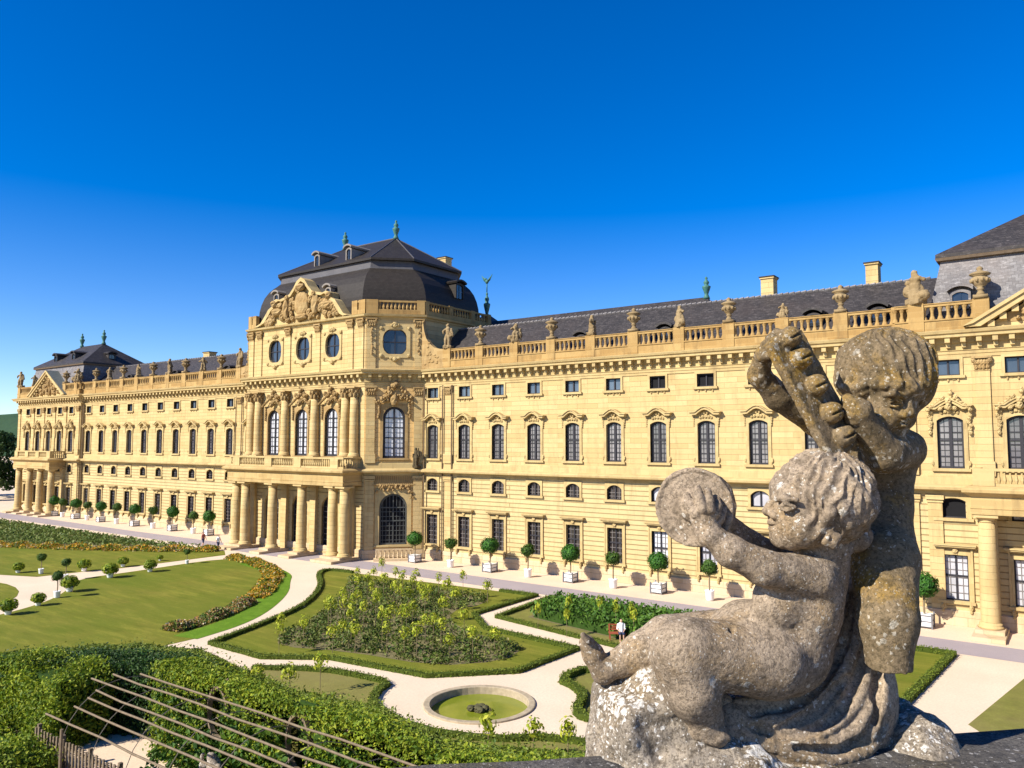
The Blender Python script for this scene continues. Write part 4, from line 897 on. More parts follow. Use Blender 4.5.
# pots on the west lawn
for i,(x,y,h,lab) in enumerate([(41,574,1.9,'dark ball tree in a white pot on the upper lawn, farther left of two'),(65.5,580,1.9,'dark ball tree in a white pot at the path junction, nearer the path'),(57,598,2.1,'dark ball tree in a white pot standing at the lower edge of the path junction'),(187,564,1.5,'tiny ball tree in a pot beside the lawn path near the flower border')]):
    gx,gy=ground_at(x,y); o=dup(sml[0],(gx,gy,.012),i,h/3.0); tag(o,lab,'potted tree','ball trees on the west lawn')
def potbush(seed):
    t=empty('potted_bush'); m=MB(); m.lathe([(.18,0),(.22,.08),(.27,.32),(.30,.38),(.24,.38)],(0,0,0),12); m.build('round_pot',M['white_pot'],t,True)
    P,N=ball_pts(420,.6,(0,0,.72),seed,.3,(1.1,1.1,.8)); leaf_mesh('foliage',P,.13,M['leaf_vine'],t,seed); return t
pb=[potbush(41),potbush(42)]
for i,(x,y,lab) in enumerate([(18,573,'bushy green plant in a white pot at the far left of the upper lawn'),(84,571.5,'bushy green plant in a pot right of the two ball trees'),(110,578,'bushy green plant in a pot on the near side of the lawn path'),(123,567,'bushy green plant in a white pot beyond the lawn path'),(150,572,'bushy green plant in a pot farthest along the lawn path'),(69.5,592,'leafy green plant in a white pot at the path junction'),(38,606,'bushy green plant in a pot on the inner curve of the path'),(8,615,'bushy green plant in a pot at the left edge of the photo'),(160,561,'very small plant in a white pot on the upper lawn near the flowers')]):
    gx,gy=ground_at(x,y); o=pb[i] if i<2 else dup(pb[i%2],(0,0,0))
    o.location=(gx,gy,.012); o.rotation_euler=(0,0,i*1.1); o.scale=(.5 if i==8 else .78+.14*(i%3),)*3; tag(o,lab,'potted plant','potted plants on the west lawn')

# ------------------------------------------------------------------ vine arbour in the near left corner
AY,AZ,AR=14.2,1.6,2.0
ar=empty('vine_arbour',(-20,AY,0)); tag(ar,'barrel shaped wooden trellis arbour overgrown with bright vines','arbour'); ax=lambda x:x+20.0
def apart(mb,name,mat): return mb.build(name,mat,ar)
bat=[(12.42,2.5,-28.6),(12.69,2.91,-27.2),(12.96,3.18,-26.9),(13.23,3.34,-26.9),(13.58,3.50,-28.0),(14.05,3.60,-27.4),(14.92,3.47,-27.2)]
for i,(y,z,x0) in enumerate(bat):
    m=MB(); pts=[(ax(x0+k*(-11.5-x0)/9),y-AY+rnd.uniform(-.03,.03),z+rnd.uniform(-.035,.03)) for k in range(10)]; m.tube(pts,.036,5); apart(m,'batten',M['wood'])
for x0,x1,y,z in ((-25.9,-23.9,16.6,3.3),(-19.0,-17.9,16.6,2.9)):
    m=MB(); m.tube([(ax(x0),y-AY,z),(ax(x1),y-AY,z+.03)],.05,5); apart(m,'batten',M['wood'])
for x in (-27.0,-25.0,-23.0,-21.0,-19.0,-17.0,-15.0,-13.0):
    m=MB(); m.tube([(ax(x),-AR,0.)]+[(ax(x),-AR*1.0*math.cos(a),AZ+AR*math.sin(a)*.96) for a in [PI*k/12 for k in range(13)]]+[(ax(x),AR,0.)],.013,5); apart(m,'hoop',M['iron'])
for x in (-26.9,-21.6,-16.4):
    m=MB(); m.tube([(ax(x),-AR-.05,0),(ax(x)+.03,-AR-.04,1.2),(ax(x),-AR-.02,2.4)],.055,6); apart(m,'post',M['wood'])
# foliage: far wall of the tunnel with two round openings, and the vine slope behind it
ov=[(-24.3,2.35,.55,.85),(-20.0,2.3,.55,.85),(-27.2,2.6,.4,.45)]
g=np.random.default_rng(77)
def ovmask(x,z):
    k=np.ones(len(x),bool)
    for cx,cz,a,b in ov: k&=((x-cx)/a)**2+((z-cz)/b)**2>1.0
    return k
n=9000; x=g.uniform(-28.2,-11.5,n); a=g.uniform(0,1,n)
z=np.where(a<.45,a/.45*AZ,AZ+AR*np.sin((a-.45)/.55*PI*.16)); y=np.where(a<.45,AY+AR,AY+AR*np.cos((a-.45)/.55*PI*.16))
k=ovmask(x,z); 
k&=~((a>.8)&(np.sin(x*1.9)>.1))
leaf_mesh('inner_foliage',np.column_stack([ax(x[k])+g.normal(size=k.sum())*.06,y[k]-AY+g.normal(size=k.sum())*.14,z[k]]),.13,M['leaf_hedge'],ar,3)
bpx=[(-60,655),(0,652),(60,648),(130,643),(200,649),(240,666),(300,691),(380,706),(440,738),(500,746),(580,752),(650,760)]
bgd=[ground_at(*p) for p in bpx]; bk=[a/b for a,b in bgd]; bY=[b for a,b in bgd]
def surf_h(x,y,hm):
    """height of the overgrown slope: falls away towards the garden path"""
    yb=np.interp(x/y,bk,bY); return np.minimum(hm,EYE*(1-y/yb)*.90)+.07*np.sin(x*2.3+y)*np.sin(y*2.1-x*.7)
def vine_mass(root,ox,oy,polyg,hm,n,seed,cut=None,mats=None,core=True,size=.068):
    g=np.random.default_rng(seed); P=poly_pts(polyg,n,seed); x,y=P[:,0],P[:,1]; h=surf_h(x,y,hm); k=h>.12; x,y,h=x[k],y[k],h[k]
    z=h-np.abs(g.normal(size=len(x)))*.2+(g.random(len(x))>.98)*g.random(len(x))*.45; N=np.tile([0,-.25,1.],(len(x),1))
    # sides
    Q=[];
    for a,b in zip(polyg,polyg[1:]+polyg[:1]):
        L=math.hypot(b[0]-a[0],b[1]-a[1]); m_=int(L*620); u=g.random(m_); X=a[0]+(b[0]-a[0])*u; Yy=a[1]+(b[1]-a[1])*u; H=surf_h(X,Yy,hm); w=H>.3
        X,Yy,H=X[w],Yy[w],H[w]; Z=H*g.random(len(X)); nn=np.array([(b[1]-a[1])/L,-(b[0]-a[0])/L,.1])
        Q.append((X+g.normal(size=len(X))*.12,Yy+g.normal(size=len(X))*.12,Z,np.tile(nn,(len(X),1))))
    x=np.concatenate([x]+[q[0] for q in Q]); y=np.concatenate([y]+[q[1] for q in Q]); z=np.concatenate([z]+[q[2] for q in Q]); N=np.vstack([N]+[q[3] for q in Q])
    if cut is not None: k=~cut(x,y,z); x,y,z,N=x[k],y[k],z[k],N[k]
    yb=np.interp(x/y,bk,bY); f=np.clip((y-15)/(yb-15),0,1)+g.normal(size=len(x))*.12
    for nm,mt,w in (('near_leaves',mats[0],f<.5),('dull_leaves',mats[1],f>=.5)):
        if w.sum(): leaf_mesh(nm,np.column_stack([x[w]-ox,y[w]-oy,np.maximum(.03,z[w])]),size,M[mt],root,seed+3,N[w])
    if core:
        a=np.array(polyg); lo=a.min(0); hi=a.max(0); st=.5; nx=int((hi[0]-lo[0])/st)+1; ny=int((hi[1]-lo[1])/st)+1; mm=MB()
        X,Yg=np.meshgrid(lo[0]+st*np.arange(nx),lo[1]+st*np.arange(ny)); ins=in_poly(np.column_stack([X.ravel(),Yg.ravel()]),[(float(c[0]),float(c[1])) for c in (np.array(polyg)-a.mean(0))*.93+a.mean(0)]).reshape(X.shape)
        Hh=np.where(ins,np.maximum(.02,surf_h(X,Yg,hm)-.45),.02)
        if cut is not None: Hh=np.where(cut(X,Yg,Hh*0+1.5),.02,Hh)
        mm.add([(float(X[j,i]-ox),float(Yg[j,i]-oy),float(Hh[j,i])) for j in range(ny) for i in range(nx)],[(j*nx+i,j*nx+i+1,(j+1)*nx+i+1,(j+1)*nx+i) for j in range(ny-1) for i in range(nx-1) if ins[j,i] and ins[j,i+1] and ins[j+1,i] and ins[j+1,i+1] and min(Hh[j,i],Hh[j,i+1],Hh[j+1,i],Hh[j+1,i+1])>.05]); mm.build('inner_mass',M['core'],root)
cutf=lambda x,y,z:(((np.abs(x+24.3)<.52)|(np.abs(x+20)<.52))&(y<17.2)&(z<3.15))
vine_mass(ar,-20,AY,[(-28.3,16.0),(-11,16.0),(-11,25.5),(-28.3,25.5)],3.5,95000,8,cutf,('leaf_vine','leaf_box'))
gx_=g.uniform(-26.6,-11,3600); gy_=g.uniform(13.9,16.1,3600); gz_=g.random(3600)*1.5*np.clip((gy_-14.2)/1.2,.2,1)
leaf_mesh('inner_shrubs',np.column_stack([ax(gx_),gy_-AY,gz_]),.13,M['leaf_hedge'],ar,12)
for cx,cz,a,b in ov[:2]:
    m=MB(); m.ring([(ax(cx)+a*.95*math.sin(t_),cz-b*.95*math.cos(t_)) for t_ in [2*PI*k/20 for k in range(21)]],[(ax(cx)+a*1.08*math.sin(t_),cz-b*1.08*math.cos(t_)) for t_ in [2*PI*k/20 for k in range(21)]],AR-.12,AR+.05); apart(m,'opening_frame',M['wood'])
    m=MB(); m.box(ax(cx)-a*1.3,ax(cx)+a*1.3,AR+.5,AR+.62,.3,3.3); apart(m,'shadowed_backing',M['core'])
sheet('arbour_path',[(-34,12.0),(-11,12.0),(-11,16.1),(-27.5,16.1),(-27.5,20),(-31,20),(-31,16.5),(-34,15)],.02,M['terrace'])
def vinewall(label,x0,x1,y0,y1,h,n,seed,mat,mat2,name='vine_hedge',sag=.3):
    cx,cy=(x0+x1)/2,(y0+y1)/2; t=empty(name,(cx,cy,0)); tag(t,label,'hedge')
    m=MB(); m.box(x0-cx+.3,x1-cx-.3,y0-cy+.3,y1-cy-.3,0,h-.4); m.build('inner_mass',M['core'],t)
    g=np.random.default_rng(seed); A=[(x1-x0)*(y1-y0),2*(x1-x0)*h,2*(y1-y0)*h]; s=g.choice(3,n,p=np.array(A)/sum(A)); sg=g.choice([-1,1],n)
    x=g.uniform(x0,x1,n); y=g.uniform(y0,y1,n); z=g.uniform(0,h,n)
    z=np.where(s==0,h,z); y=np.where(s==1,np.where(sg>0,y1,y0),y); x=np.where(s==2,np.where(sg>0,x1,x0),x)
    P=np.column_stack([x-cx,y-cy,z])+g.normal(size=(n,3))*[.14,.14,.12]; P[:,2]-=sag*(np.sin(x*1.3)*np.sin(y*.9+x*.5)*.5+.5)*(z>h*.6)
    N=np.column_stack([(s==2)*sg,(s==1)*sg,(s==0)*1.]); P[:,2]=np.maximum(.02,P[:,2])
    w=(s==0)&(g.random(n)<.8); leaf_mesh('side_leaves',P[~w],.075,M[mat],t,seed,N[~w]); leaf_mesh('top_leaves',P[w],.07,M[mat2],t,seed+1,N[w]); return t
t=empty('vine_hedge',(-34,16,0)); tag(t,'long leafy hedge with dark shaded front across the end of the arbour path','hedge')
vine_mass(t,-34,16,[(-50,8.5),(-37,13.4),(-31,16.6),(-28.7,17.3),(-28.3,19),(-28.3,25.5),(-38,25.5),(-52,17)],2.75,50000,15,None,('leaf_shaded','leaf_box'))  # near leaves take the darkened copy as painted shade
vinewall('bright yellow green vine clump beside the picket fence at the left edge',-38,-31.4,13.9,16.0,2.9,20000,6,'leaf_vine','leaf_vine','vine_clump',.8)
vinewall('leafy bush low in the bottom left corner in front of the fence',-37,-29.2,11.2,13.0,1.15,11000,7,'leaf_vine','leaf_vine','vine_clump',.7)
# picket fence
pf=empty('picket_fence',(-29.6,13.4,0)); tag(pf,'weathered grey wooden picket fence beside the shaded arbour path','fence')
m=MB(); k=MB(); L=7.0
for i in range(30):
    x=-2.0+i*.24; m.box(x-.05,x+.05,-.02,.02,.08,1.12+rnd.uniform(-.04,.04))
m.build('pickets',M['wood'],pf); k.box(-2.1,5.1,.02,.06,.28,.36); k.box(-2.1,5.1,.02,.06,.85,.93); k.build('rails',M['wood'],pf)
for x in (-2.0,-.1,1.9,3.9):
    p=MB(); p.box(x-.06,x+.06,.06,.18,0,1.2); p.build('post',M['wood'],pf)
# small statue group in the arbour

# the garden was surveyed in units of the viewpoint height; bring it to the scale of the palace
K=1.081
for o in list(COL.objects):
    if o not in _pre and o.parent is None: o.location=Vector(o.location)*K; o.scale=Vector(o.scale)*K
# ------------------------------------------------------------------ sculpting with distance fields
class SDF:
    def __init__(s,lo,hi,res,seed=0):
        s.lo=np.array(lo,np.float32); s.res=res; s.n=np.ceil((np.array(hi)-s.lo)/res).astype(int)+1
        s.f=np.full(tuple(s.n),.5,np.float32); s.seed=seed
    def sub(s,lo,hi):
        a=np.maximum(0,np.floor((np.array(lo)-s.lo)/s.res).astype(int)); b=np.minimum(s.n,np.ceil((np.array(hi)-s.lo)/s.res).astype(int)+1)
        if np.any(b<=a): return None
        sl=tuple(slice(i,j) for i,j in zip(a,b)); ax=[s.lo[k]+s.res*np.arange(a[k],b[k],dtype=np.float32) for k in range(3)]
        return sl,(ax[0][:,None,None],ax[1][None,:,None],ax[2][None,None,:])
    def comb(s,sl,d,k,op):
        f=s.f[sl]; k=max(k,1e-5)
        if op=='u': h=np.clip(.5+.5*(f-d)/k,0,1); s.f[sl]=f*(1-h)+d*h-k*h*(1-h)
        else: h=np.clip(.5-.5*(f+d)/k,0,1); s.f[sl]=f*(1-h)-d*h+k*h*(1-h)
    def cone(s,a,b,ra,rb=None,k=.02,op='u'):
        rb=ra if rb is None else rb; a=np.array(a,np.float32); b=np.array(b,np.float32); m=max(ra,rb)+k*1.5+.06
        q=s.sub(np.minimum(a,b)-m,np.maximum(a,b)+m)
        if q is None: return
        sl,(x,y,z)=q; d=b-a; L2=float(d@d)+1e-12
        t=np.clip(((x-a[0])*d[0]+(y-a[1])*d[1]+(z-a[2])*d[2])/L2,0,1)
        s.comb(sl,np.sqrt((x-a[0]-t*d[0])**2+(y-a[1]-t*d[1])**2+(z-a[2]-t*d[2])**2)-(ra+t*(rb-ra)),k,op)
    def chain(s,pts,rs,k=.02,op='u'):
        for i in range(len(pts)-1): s.cone(pts[i],pts[i+1],rs[i],rs[i+1],k,op)
    def ell(s,c,r,k=.02,op='u',R=None):
        c=np.array(c,np.float32); m=max(r)+k*1.5+.06; q=s.sub(c-m,c+m)
        if q is None: return
        sl,(x,y,z)=q; p=[x-c[0],y-c[1],z-c[2]]
        if R is not None: p=[R[i][0]*p[0]+R[i][1]*p[1]+R[i][2]*p[2] for i in range(3)]
        k0=np.sqrt((p[0]/r[0])**2+(p[1]/r[1])**2+(p[2]/r[2])**2)+1e-6; k1=np.sqrt((p[0]/r[0]**2)**2+(p[1]/r[1]**2)**2+(p[2]/r[2]**2)**2)+1e-6
        s.comb(sl,k0*(k0-1)/k1,k,op)
    def disc(s,c,r,h,R,rd=.004,k=.005,op='u'):
        c=np.array(c,np.float32); m=r+h+k+.06; q=s.sub(c-m,c+m)
        if q is None: return
        sl,(x,y,z)=q; p=[R[i][0]*(x-c[0])+R[i][1]*(y-c[1])+R[i][2]*(z-c[2]) for i in range(3)]
        a=np.sqrt(p[0]**2+p[1]**2)-(r-rd); b=np.abs(p[2])-(h-rd)
        s.comb(sl,np.sqrt(np.maximum(a,0)**2+np.maximum(b,0)**2)+np.minimum(np.maximum(a,b),0)-rd,k,op)
    def box(s,c,h,R,rd=.005,k=.01,op='u'):
        c=np.array(c,np.float32); m=float(np.linalg.norm(h))+k+.06; q=s.sub(c-m,c+m)
        if q is None: return
        sl,(x,y,z)=q; p=[R[i][0]*(x-c[0])+R[i][1]*(y-c[1])+R[i][2]*(z-c[2]) for i in range(3)]
        g=[np.abs(p[i])-(h[i]-rd) for i in range(3)]
        d=np.sqrt(np.maximum(g[0],0)**2+np.maximum(g[1],0)**2+np.maximum(g[2],0)**2)+np.minimum(np.maximum(np.maximum(g[0],g[1]),g[2]),0)-rd
        s.comb(sl,d,k,op)
    def rough(s,amp,scale):
        g=np.random.default_rng(s.seed+int(scale*1e4)); n=np.ceil(s.n*s.res/scale).astype(int)+3; L=g.normal(size=tuple(n)).astype(np.float32)
        for k in range(3):
            u=np.arange(s.n[k])*s.res/scale; i=np.floor(u).astype(int); t=(u-i); t=(t*t*(3-2*t)).astype(np.float32)
            sh=[1,1,1]; sh[k]=-1; t=t.reshape(sh); L=np.take(L,i,axis=k)*(1-t)+np.take(L,i+1,axis=k)*t
        s.f+=amp*L
    def locks(s,c,R,axis,lobes,amp,mask,seed=0.):
        """wavy hair locks: ripples running out from the crown of a head"""
        c=np.array(c); m=float(max(R))*1.25; q=s.sub(c-m,c+m); sl,(x,y,z)=q
        x=x+0*y+0*z; y=y+0*x; z=z+0*x; X,Y,Z=(x-c[0])/R[0],(y-c[1])/R[1],(z-c[2])/R[2]
        a=np.array(axis,float); a/=np.linalg.norm(a); e1=np.cross(a,(0,0,1.)); e1/=np.linalg.norm(e1); e2=np.cross(a,e1)
        u=X*e1[0]+Y*e1[1]+Z*e1[2]; v=X*e2[0]+Y*e2[1]+Z*e2[2]; w=X*a[0]+Y*a[1]+Z*a[2]
        ph=np.arctan2(v,u); t=np.arccos(np.clip(w/np.sqrt(u*u+v*v+w*w+1e-9),-1,1))
        wob=.9*np.sin(4.2*t+2.1*np.sin(ph*3+seed))+.5*np.sin(9*t+ph*5+seed)
        r1=1-2*np.abs(np.sin(.5*lobes*ph+1.3*wob)); r2=np.sin(8.5*t+2.4*np.sin(ph*4+seed)+1.2*np.sin(ph*9))
        d=amp*(.75*r1*np.clip(t*1.6,0,1)+.55*r2); pxx=512+x/z*CF; pyy=384-y/z*CF; pzz=(z/D0-1)*CF
        s.f[sl]-=(d*mask(pxx,pyy,pzz)).astype(np.float32)
    def front(s,x,y):
        """depth (in the statue's px units) of the first surface on the sight line, for laying folds on it"""
        for dz in np.arange(-115,150,1.5):
            p=(S(x,y,dz)-s.lo)/s.res; k=tuple(np.clip(np.round(p).astype(int),0,s.n-1))
            if s.f[k]<0: return dz
        return 20.
    def mesh(s):
        f=s.f; sg=f<0; n=np.array(f.shape)-1
        cnt=np.zeros(tuple(n),np.int8)
        cs=[(i,j,k) for i in (0,1) for j in (0,1) for k in (0,1)]
        for i,j,k in cs: cnt+=sg[i:i+n[0],j:j+n[1],k:k+n[2]]
        A=np.argwhere((cnt>0)&(cnt<8)); ids=np.full(tuple(n),-1,np.int32); ids[tuple(A.T)]=np.arange(len(A))
        V=np.stack([f[A[:,0]+i,A[:,1]+j,A[:,2]+k] for i,j,k in cs],1)
        acc=np.zeros((len(A),3),np.float32); c=np.zeros(len(A),np.float32)
        for a in range(8):
            for b in range(a+1,8):
                pa,pb=np.array(cs[a]),np.array(cs[b])
                if np.abs(pa-pb).sum()!=1: continue
                va,vb=V[:,a],V[:,b]; m=(va<0)!=(vb<0); t=np.where(m,va/np.where(m,va-vb,1),0)
                acc+=(pa+t[:,None]*(pb-pa))*m[:,None]; c+=m
        P=s.lo+s.res*(A+acc/c[:,None]); F=[]
        for ax in range(3):
            o=[(ax+1)%3,(ax+2)%3]; d=np.eye(3,dtype=int)
            sh=[slice(1,-1)]*3; sh[ax]=slice(0,-1); sh2=list(sh); sh2[ax]=slice(1,None)
            a=sg[tuple(sh)]; b=sg[tuple(sh2)]; e=np.argwhere(a!=b)
            if not len(e): continue
            off=np.ones(3,int); off[ax]=0; e0=e+off; ins=a[tuple(e.T)]
            q=[e0, e0-d[o[0]], e0-d[o[0]]-d[o[1]], e0-d[o[1]]]
            I=np.stack([ids[tuple(w.T)] for w in q],1); I=np.where(ins[:,None],I,I[:,::-1]); F.append(I)
        F=np.vstack(F); F=F[(F>=0).all(1)]; return P,F
def sdf_obj(s,name,mat,parent,T=None,loc=None):
    P,F=s.mesh()
    if T is not None: P=P@T[0].T+T[1]
    me=bpy.data.meshes.new(name); me.from_pydata(P.tolist(),[],F.tolist()); me.materials.append(mat)
    me.polygons.foreach_set('use_smooth',[True]*len(F)); me.update(); return link(name,me,parent,loc)

def lichen_stone(name,base,ochre,pale,dark,wht=.5,och=.8,grain=.45):
    t=NT(name); p=t.coord('Object'); n=t.noise(p,3.2,6,.65); n2=t.noise(p,4.2,7,.72); n3=t.noise(p,42,5,.75); big_=t.noise(p,2.6,5,.65); n6=t.noise(p,14,5,.7)
    c=t.mix(t.ramp(n,[(.36,0.),(.66,1.)]),base,tuple(x*.48 for x in base))
    c=t.mix(t.ramp(n2,[(.50,0.),(.64,och)]),c,ochre)
    c=t.mix(t.ramp(n6,[(.32,.6),(.48,0.)]),c,dark)
    c=t.mix(t.ramp(n3,[(.34,grain),(.50,0.)]),c,dark)
    hs=[]; n7=t.noise(p,95,4,.8)
    c=t.mix(t.ramp(n7,[(.40,.7*grain+.25),(.52,0.)]),c,dark)
    for sc,th,w_ in ((24,.36,.8),(52,.36,.75),(105,.34,.7)):
        vo=t.node('ShaderNodeTexVoronoi'); vo.inputs['Scale'].default_value=sc; vo.inputs['Randomness'].default_value=1.0
        w=t.node('ShaderNodeMix',data_type='VECTOR'); w.inputs[0].default_value=.9/sc; nn=t.node('ShaderNodeTexNoise'); nn.inputs['Scale'].default_value=sc*2.2; nn.inputs['Detail'].default_value=4; t.link(p,nn.inputs['Vector']); t.link(p,w.inputs[4]); t.link(nn.outputs['Color'],w.inputs[5]); t.link(w.outputs[1],vo.inputs['Vector'])
        sep=t.node('ShaderNodeSeparateColor'); t.link(vo.outputs['Color'],sep.inputs[0])
        m1=t.node('ShaderNodeMath',operation='SUBTRACT'); t.link(t.ramp(big_ if sc<100 else n2,[(.36,th*wht*.25),(.66,th*wht*1.25)]),m1.inputs[0]); 
        m2=t.node('ShaderNodeMath',operation='MULTIPLY'); t.link(sep.outputs[1],m2.inputs[0]); m2.inputs[1].default_value=th*1.5; t.link(m2.outputs[0],m1.inputs[1])
        lt=t.node('ShaderNodeMath',operation='LESS_THAN'); t.link(vo.outputs['Distance'],lt.inputs[0]); t.link(m1.outputs[0],lt.inputs[1])
        am=t.node('ShaderNodeMath',operation='MULTIPLY'); t.link(lt.outputs[0],am.inputs[0]); t.link(t.ramp(n7,[(.38,w_*.25),(.58,w_)]),am.inputs[1])
        c=t.mix(am.outputs[0],c,pale); hs.append(am.outputs[0])
    h=t.node('ShaderNodeMath',operation='MULTIPLY_ADD'); t.link(hs[0],h.inputs[0]); h.inputs[1].default_value=.5; t.link(n7,h.inputs[2])
    h2=t.node('ShaderNodeMath',operation='ADD'); t.link(h.outputs[0],h2.inputs[0]); t.link(n6,h2.inputs[1]); t.bump(h2.outputs[0],.8,.008)
    return t.fin(c,.95,.1)
M['putto']=lichen_stone('weathered_putto_stone',(.43,.335,.24),(.30,.20,.095),(.70,.66,.58),(.085,.065,.045),1.1,.7,.6)
M['putto2']=lichen_stone('ochre_lichen_stone',(.25,.185,.11),(.30,.18,.035),(.50,.46,.38),(.06,.046,.025),1.25,.95,.6)
M['rockst']=lichen_stone('white_lichen_stone',(.38,.32,.25),(.25,.17,.075),(.78,.75,.70),(.07,.055,.04),1.6,.6,.7)
M['parapet']=lichen_stone('dark_parapet_stone',(.13,.12,.11),(.15,.115,.06),(.50,.48,.46),(.022,.022,.024),1.1,.5,.6)

# sculpture frame: metric, axes right / up / away from the terrace viewpoint, set once into the world
EYE=12.70
B=np.array([list(rgt),list(upv),list(fwd)]).T; O=np.array([0,0,EYE])
D0=2.6
def S(x,y,dz=0.):
    d=D0*(1+dz/CF); return np.array([(x-512)/CF*d,(384-y)/CF*d,d])
px=D0/CF
def grid(x0,x1,y0,y1,z0,z1,res,seed): return SDF([(x0-512)*px*1.0,(384-y1)*px,D0+z0*px],[(x1-512)*px,(384-y0)*px,D0+z1*px],res,seed)
sroot=empty('putti_statue',tuple(O+B@S(770,760,10))); tag(sroot,'weathered lichen covered stone statue of two putti playing cymbals and bells on the parapet','statue')
iv=np.array(sroot.location); T=(B,O-iv)
def rot3(axis_z,up=(0,1,0)):
    z=np.array(axis_z,float); z/=np.linalg.norm(z); x=np.cross(up,z); x/=np.linalg.norm(x); y=np.cross(z,x); return np.stack([x,y,z])
RS=.0045
def C(p,q,ra,rb,k=10,op='u'): s.cone(S(*p),S(*q),ra*px,rb*px,k*px,op)
def E(p,r,k=10,op='u',R=None): s.ell(S(*p),[v*px for v in r],k*px,op,R)
def CH(pts,rs,k=3,op='u'): s.chain([S(*p) for p in pts],[v*px for v in (rs if isinstance(rs,(list,tuple)) else [rs]*len(pts))],k*px,op)
hg=random.Random(5)
def hair(c,R,n,r,skip,t0=(.15,1.5),ln=.5,wave=.10,lift=0.,bias=0.):
    for i in range(n):
        t=hg.uniform(*t0); f=hg.uniform(0,2*PI); ph=hg.uniform(0,6); pts=[]
        for k in range(5):
            tt=t+ln*k/4; ff=f+wave*math.sin(7*tt+ph)+bias*k*.05; q=R[0]+lift
            pts.append((c[0]+(R[0]+lift)*math.sin(tt)*math.cos(ff),c[1]-(R[1]+lift)*math.cos(tt),c[2]+(R[2]+lift)*math.sin(tt)*math.sin(ff)))
        if skip(*pts[2]) or skip(*pts[4]) or skip(*pts[0]): continue
        CH(pts,[r*.6,r,r*1.1,r,r*.5],1.6)
# --- seated putto
s=grid(568,880,438,770,-120,110,RS,1)
E((800,606,0),(40,48,42),12); E((776,650,0),(54,45,45),12); E((746,636,-8),(34,35,38),12); E((782,596,-24),(28,24,18),8); E((776,612,-30),(24,18,14),8)
C((760,642,26),(668,642,14),38,26,9); C((668,642,14),(642,654,10),25,21,7); C((642,654,10),(610,667,4),20.5,13,7)   # far leg
C((603,673,4),(593,654,2),12,10.5,5); C((593,654,2),(587,643,0),10.5,8,4)
for q in range(5): C((588,641,-9+4.5*q),(583+q*.6,635+q*.7,-9+4.5*q),3.4,2.7-.1*q,1.2)
C((768,662,-30),(684,650,-46),35,30,9); E((690,648,-52),(24,24,22),8)
C((680,654,-48),(692,690,-50),29,26,6); C((692,690,-50),(704,716,-46),26,18,6); C((700,728,-46),(717,735,-52),14,11,5)  # near leg and foot
for q in range(4): C((720,734,-58+4.5*q),(728,738,-58+4.5*q),3.8,3.,1.2)
E((820,590,-14),(22,23,23),10); C((814,579,-26),(764,568,-40),21.5,16.5,7); C((764,568,-40),(730,551,-44),16.5,14.5,6); C((730,551,-44),(710,535,-42),14.5,11,6)
CH([(742,572,-60),(750,566,-62),(756,556,-60)],1.6,2,'s')                            # elbow crease
C((709,534,-42),(703,518,-38),12,12.5,5)
for a,m_,b in (((696,514,-44),(690,505,-40),(687,496,-31)),((702,509,-47),(699,498,-42),(698,489,-32)),((709,509,-46),(709,499,-41),(708,491,-30)),((714,513,-42),(717,505,-37),(717,499,-28))): CH([a,m_,b],[5.6,4.8,3.6],1.6)
CH([(711,527,-40),(719,519,-38),(723,510,-30)],[5.8,5,3.8],2)
C((786,566,30),(748,545,22),19,15,8); C((748,545,22),(722,521,14),14.5,11,6)          # far arm
C((822,576,0),(822,548,-4),25,27,8); E((852,536,6),(18,16,22),8)
CH([(738,690,-40),(760,694,-34),(790,688,-28)],2.,3,'s'); CH([(742,612,-44),(731,632,-52),(727,650,-56)],1.2,5,'s')
# head in profile, looking up to the left
E((825,497,-11),(47,46,45),6); E((799,515,-13),(29,30,32),10); E((803,528,-30),(20,18,17),8); E((799,530,6),(19,17,16),8); E((786,536,-14),(13,12,17),8)
E((778.5,538,-14),(8,8.5,11),5); E((788,490,-14),(15,14,28),8)
CH([(775,499,-15),(771,505,-15),(767.5,510.5,-15)],[4.5,4.2,5.2],3); E((774.5,515,-24),(4.6,4.6,5),2.5); E((774.5,515,-6),(4.6,4.6,5),2.5)
E((773.5,522.5,-15),(5,2.8,9),2.5); E((774,529,-15),(5,3.2,7.5),2.5); CH([(770,525.8,-15),(776,525.6,-26),(780,524.5,-31)],1.3,1.2,'s')
E((772,518.5,-21),(2.6,1.6,2.6),1,'s')
E((786,506.5,-42),(9,5.6,7),4,'s'); E((784,506.5,10),(9,5.6,8),4,'s'); E((787,507.5,-37.5),(6,4.4,6),1.2); CH([(780,506.5,-37),(786,503.2,-43),(795,507,-45)],1.9,1.); CH([(781,509.5,-38),(787,511,-43),(795,508.5,-44.5)],1.5,1.)
CH([(777,499.5,-30),(785,497.5,-42),(797,500,-48)],[2.6,3,2],3)
CH([(781,517,-33),(785,523,-40),(787,530,-41)],1.3,3,'s')
sm=lambda a,b,v: np.clip((v-a)/(b-a),0,1)**2*(3-2*np.clip((v-a)/(b-a),0,1))
E((825,496,-11),(46.5,45,45),4)
s.locks(S(825,497,-11),[47*px,46*px,45*px],(.25,1.,-.1),26,2.5*px,lambda x,y,z:1-np.maximum(sm(812,800,x+.0*z)*sm(478,492,y),sm(536,546,y)))
for (x,y,dx,dy) in ((848,476,16,40),(858,484,10,42),(838,492,4,46),(846,502,6,34),(828,498,-4,40),(866,496,0,34)):
    P=[(x,y),(x+dx*.35+4,y+dy*.35),(x+dx*.7-3,y+dy*.7),(x+dx,y+dy)]; CH([(a,b,s.front(a,b)+2) for a,b in P],[3,5.5,5,2.5],1.4)
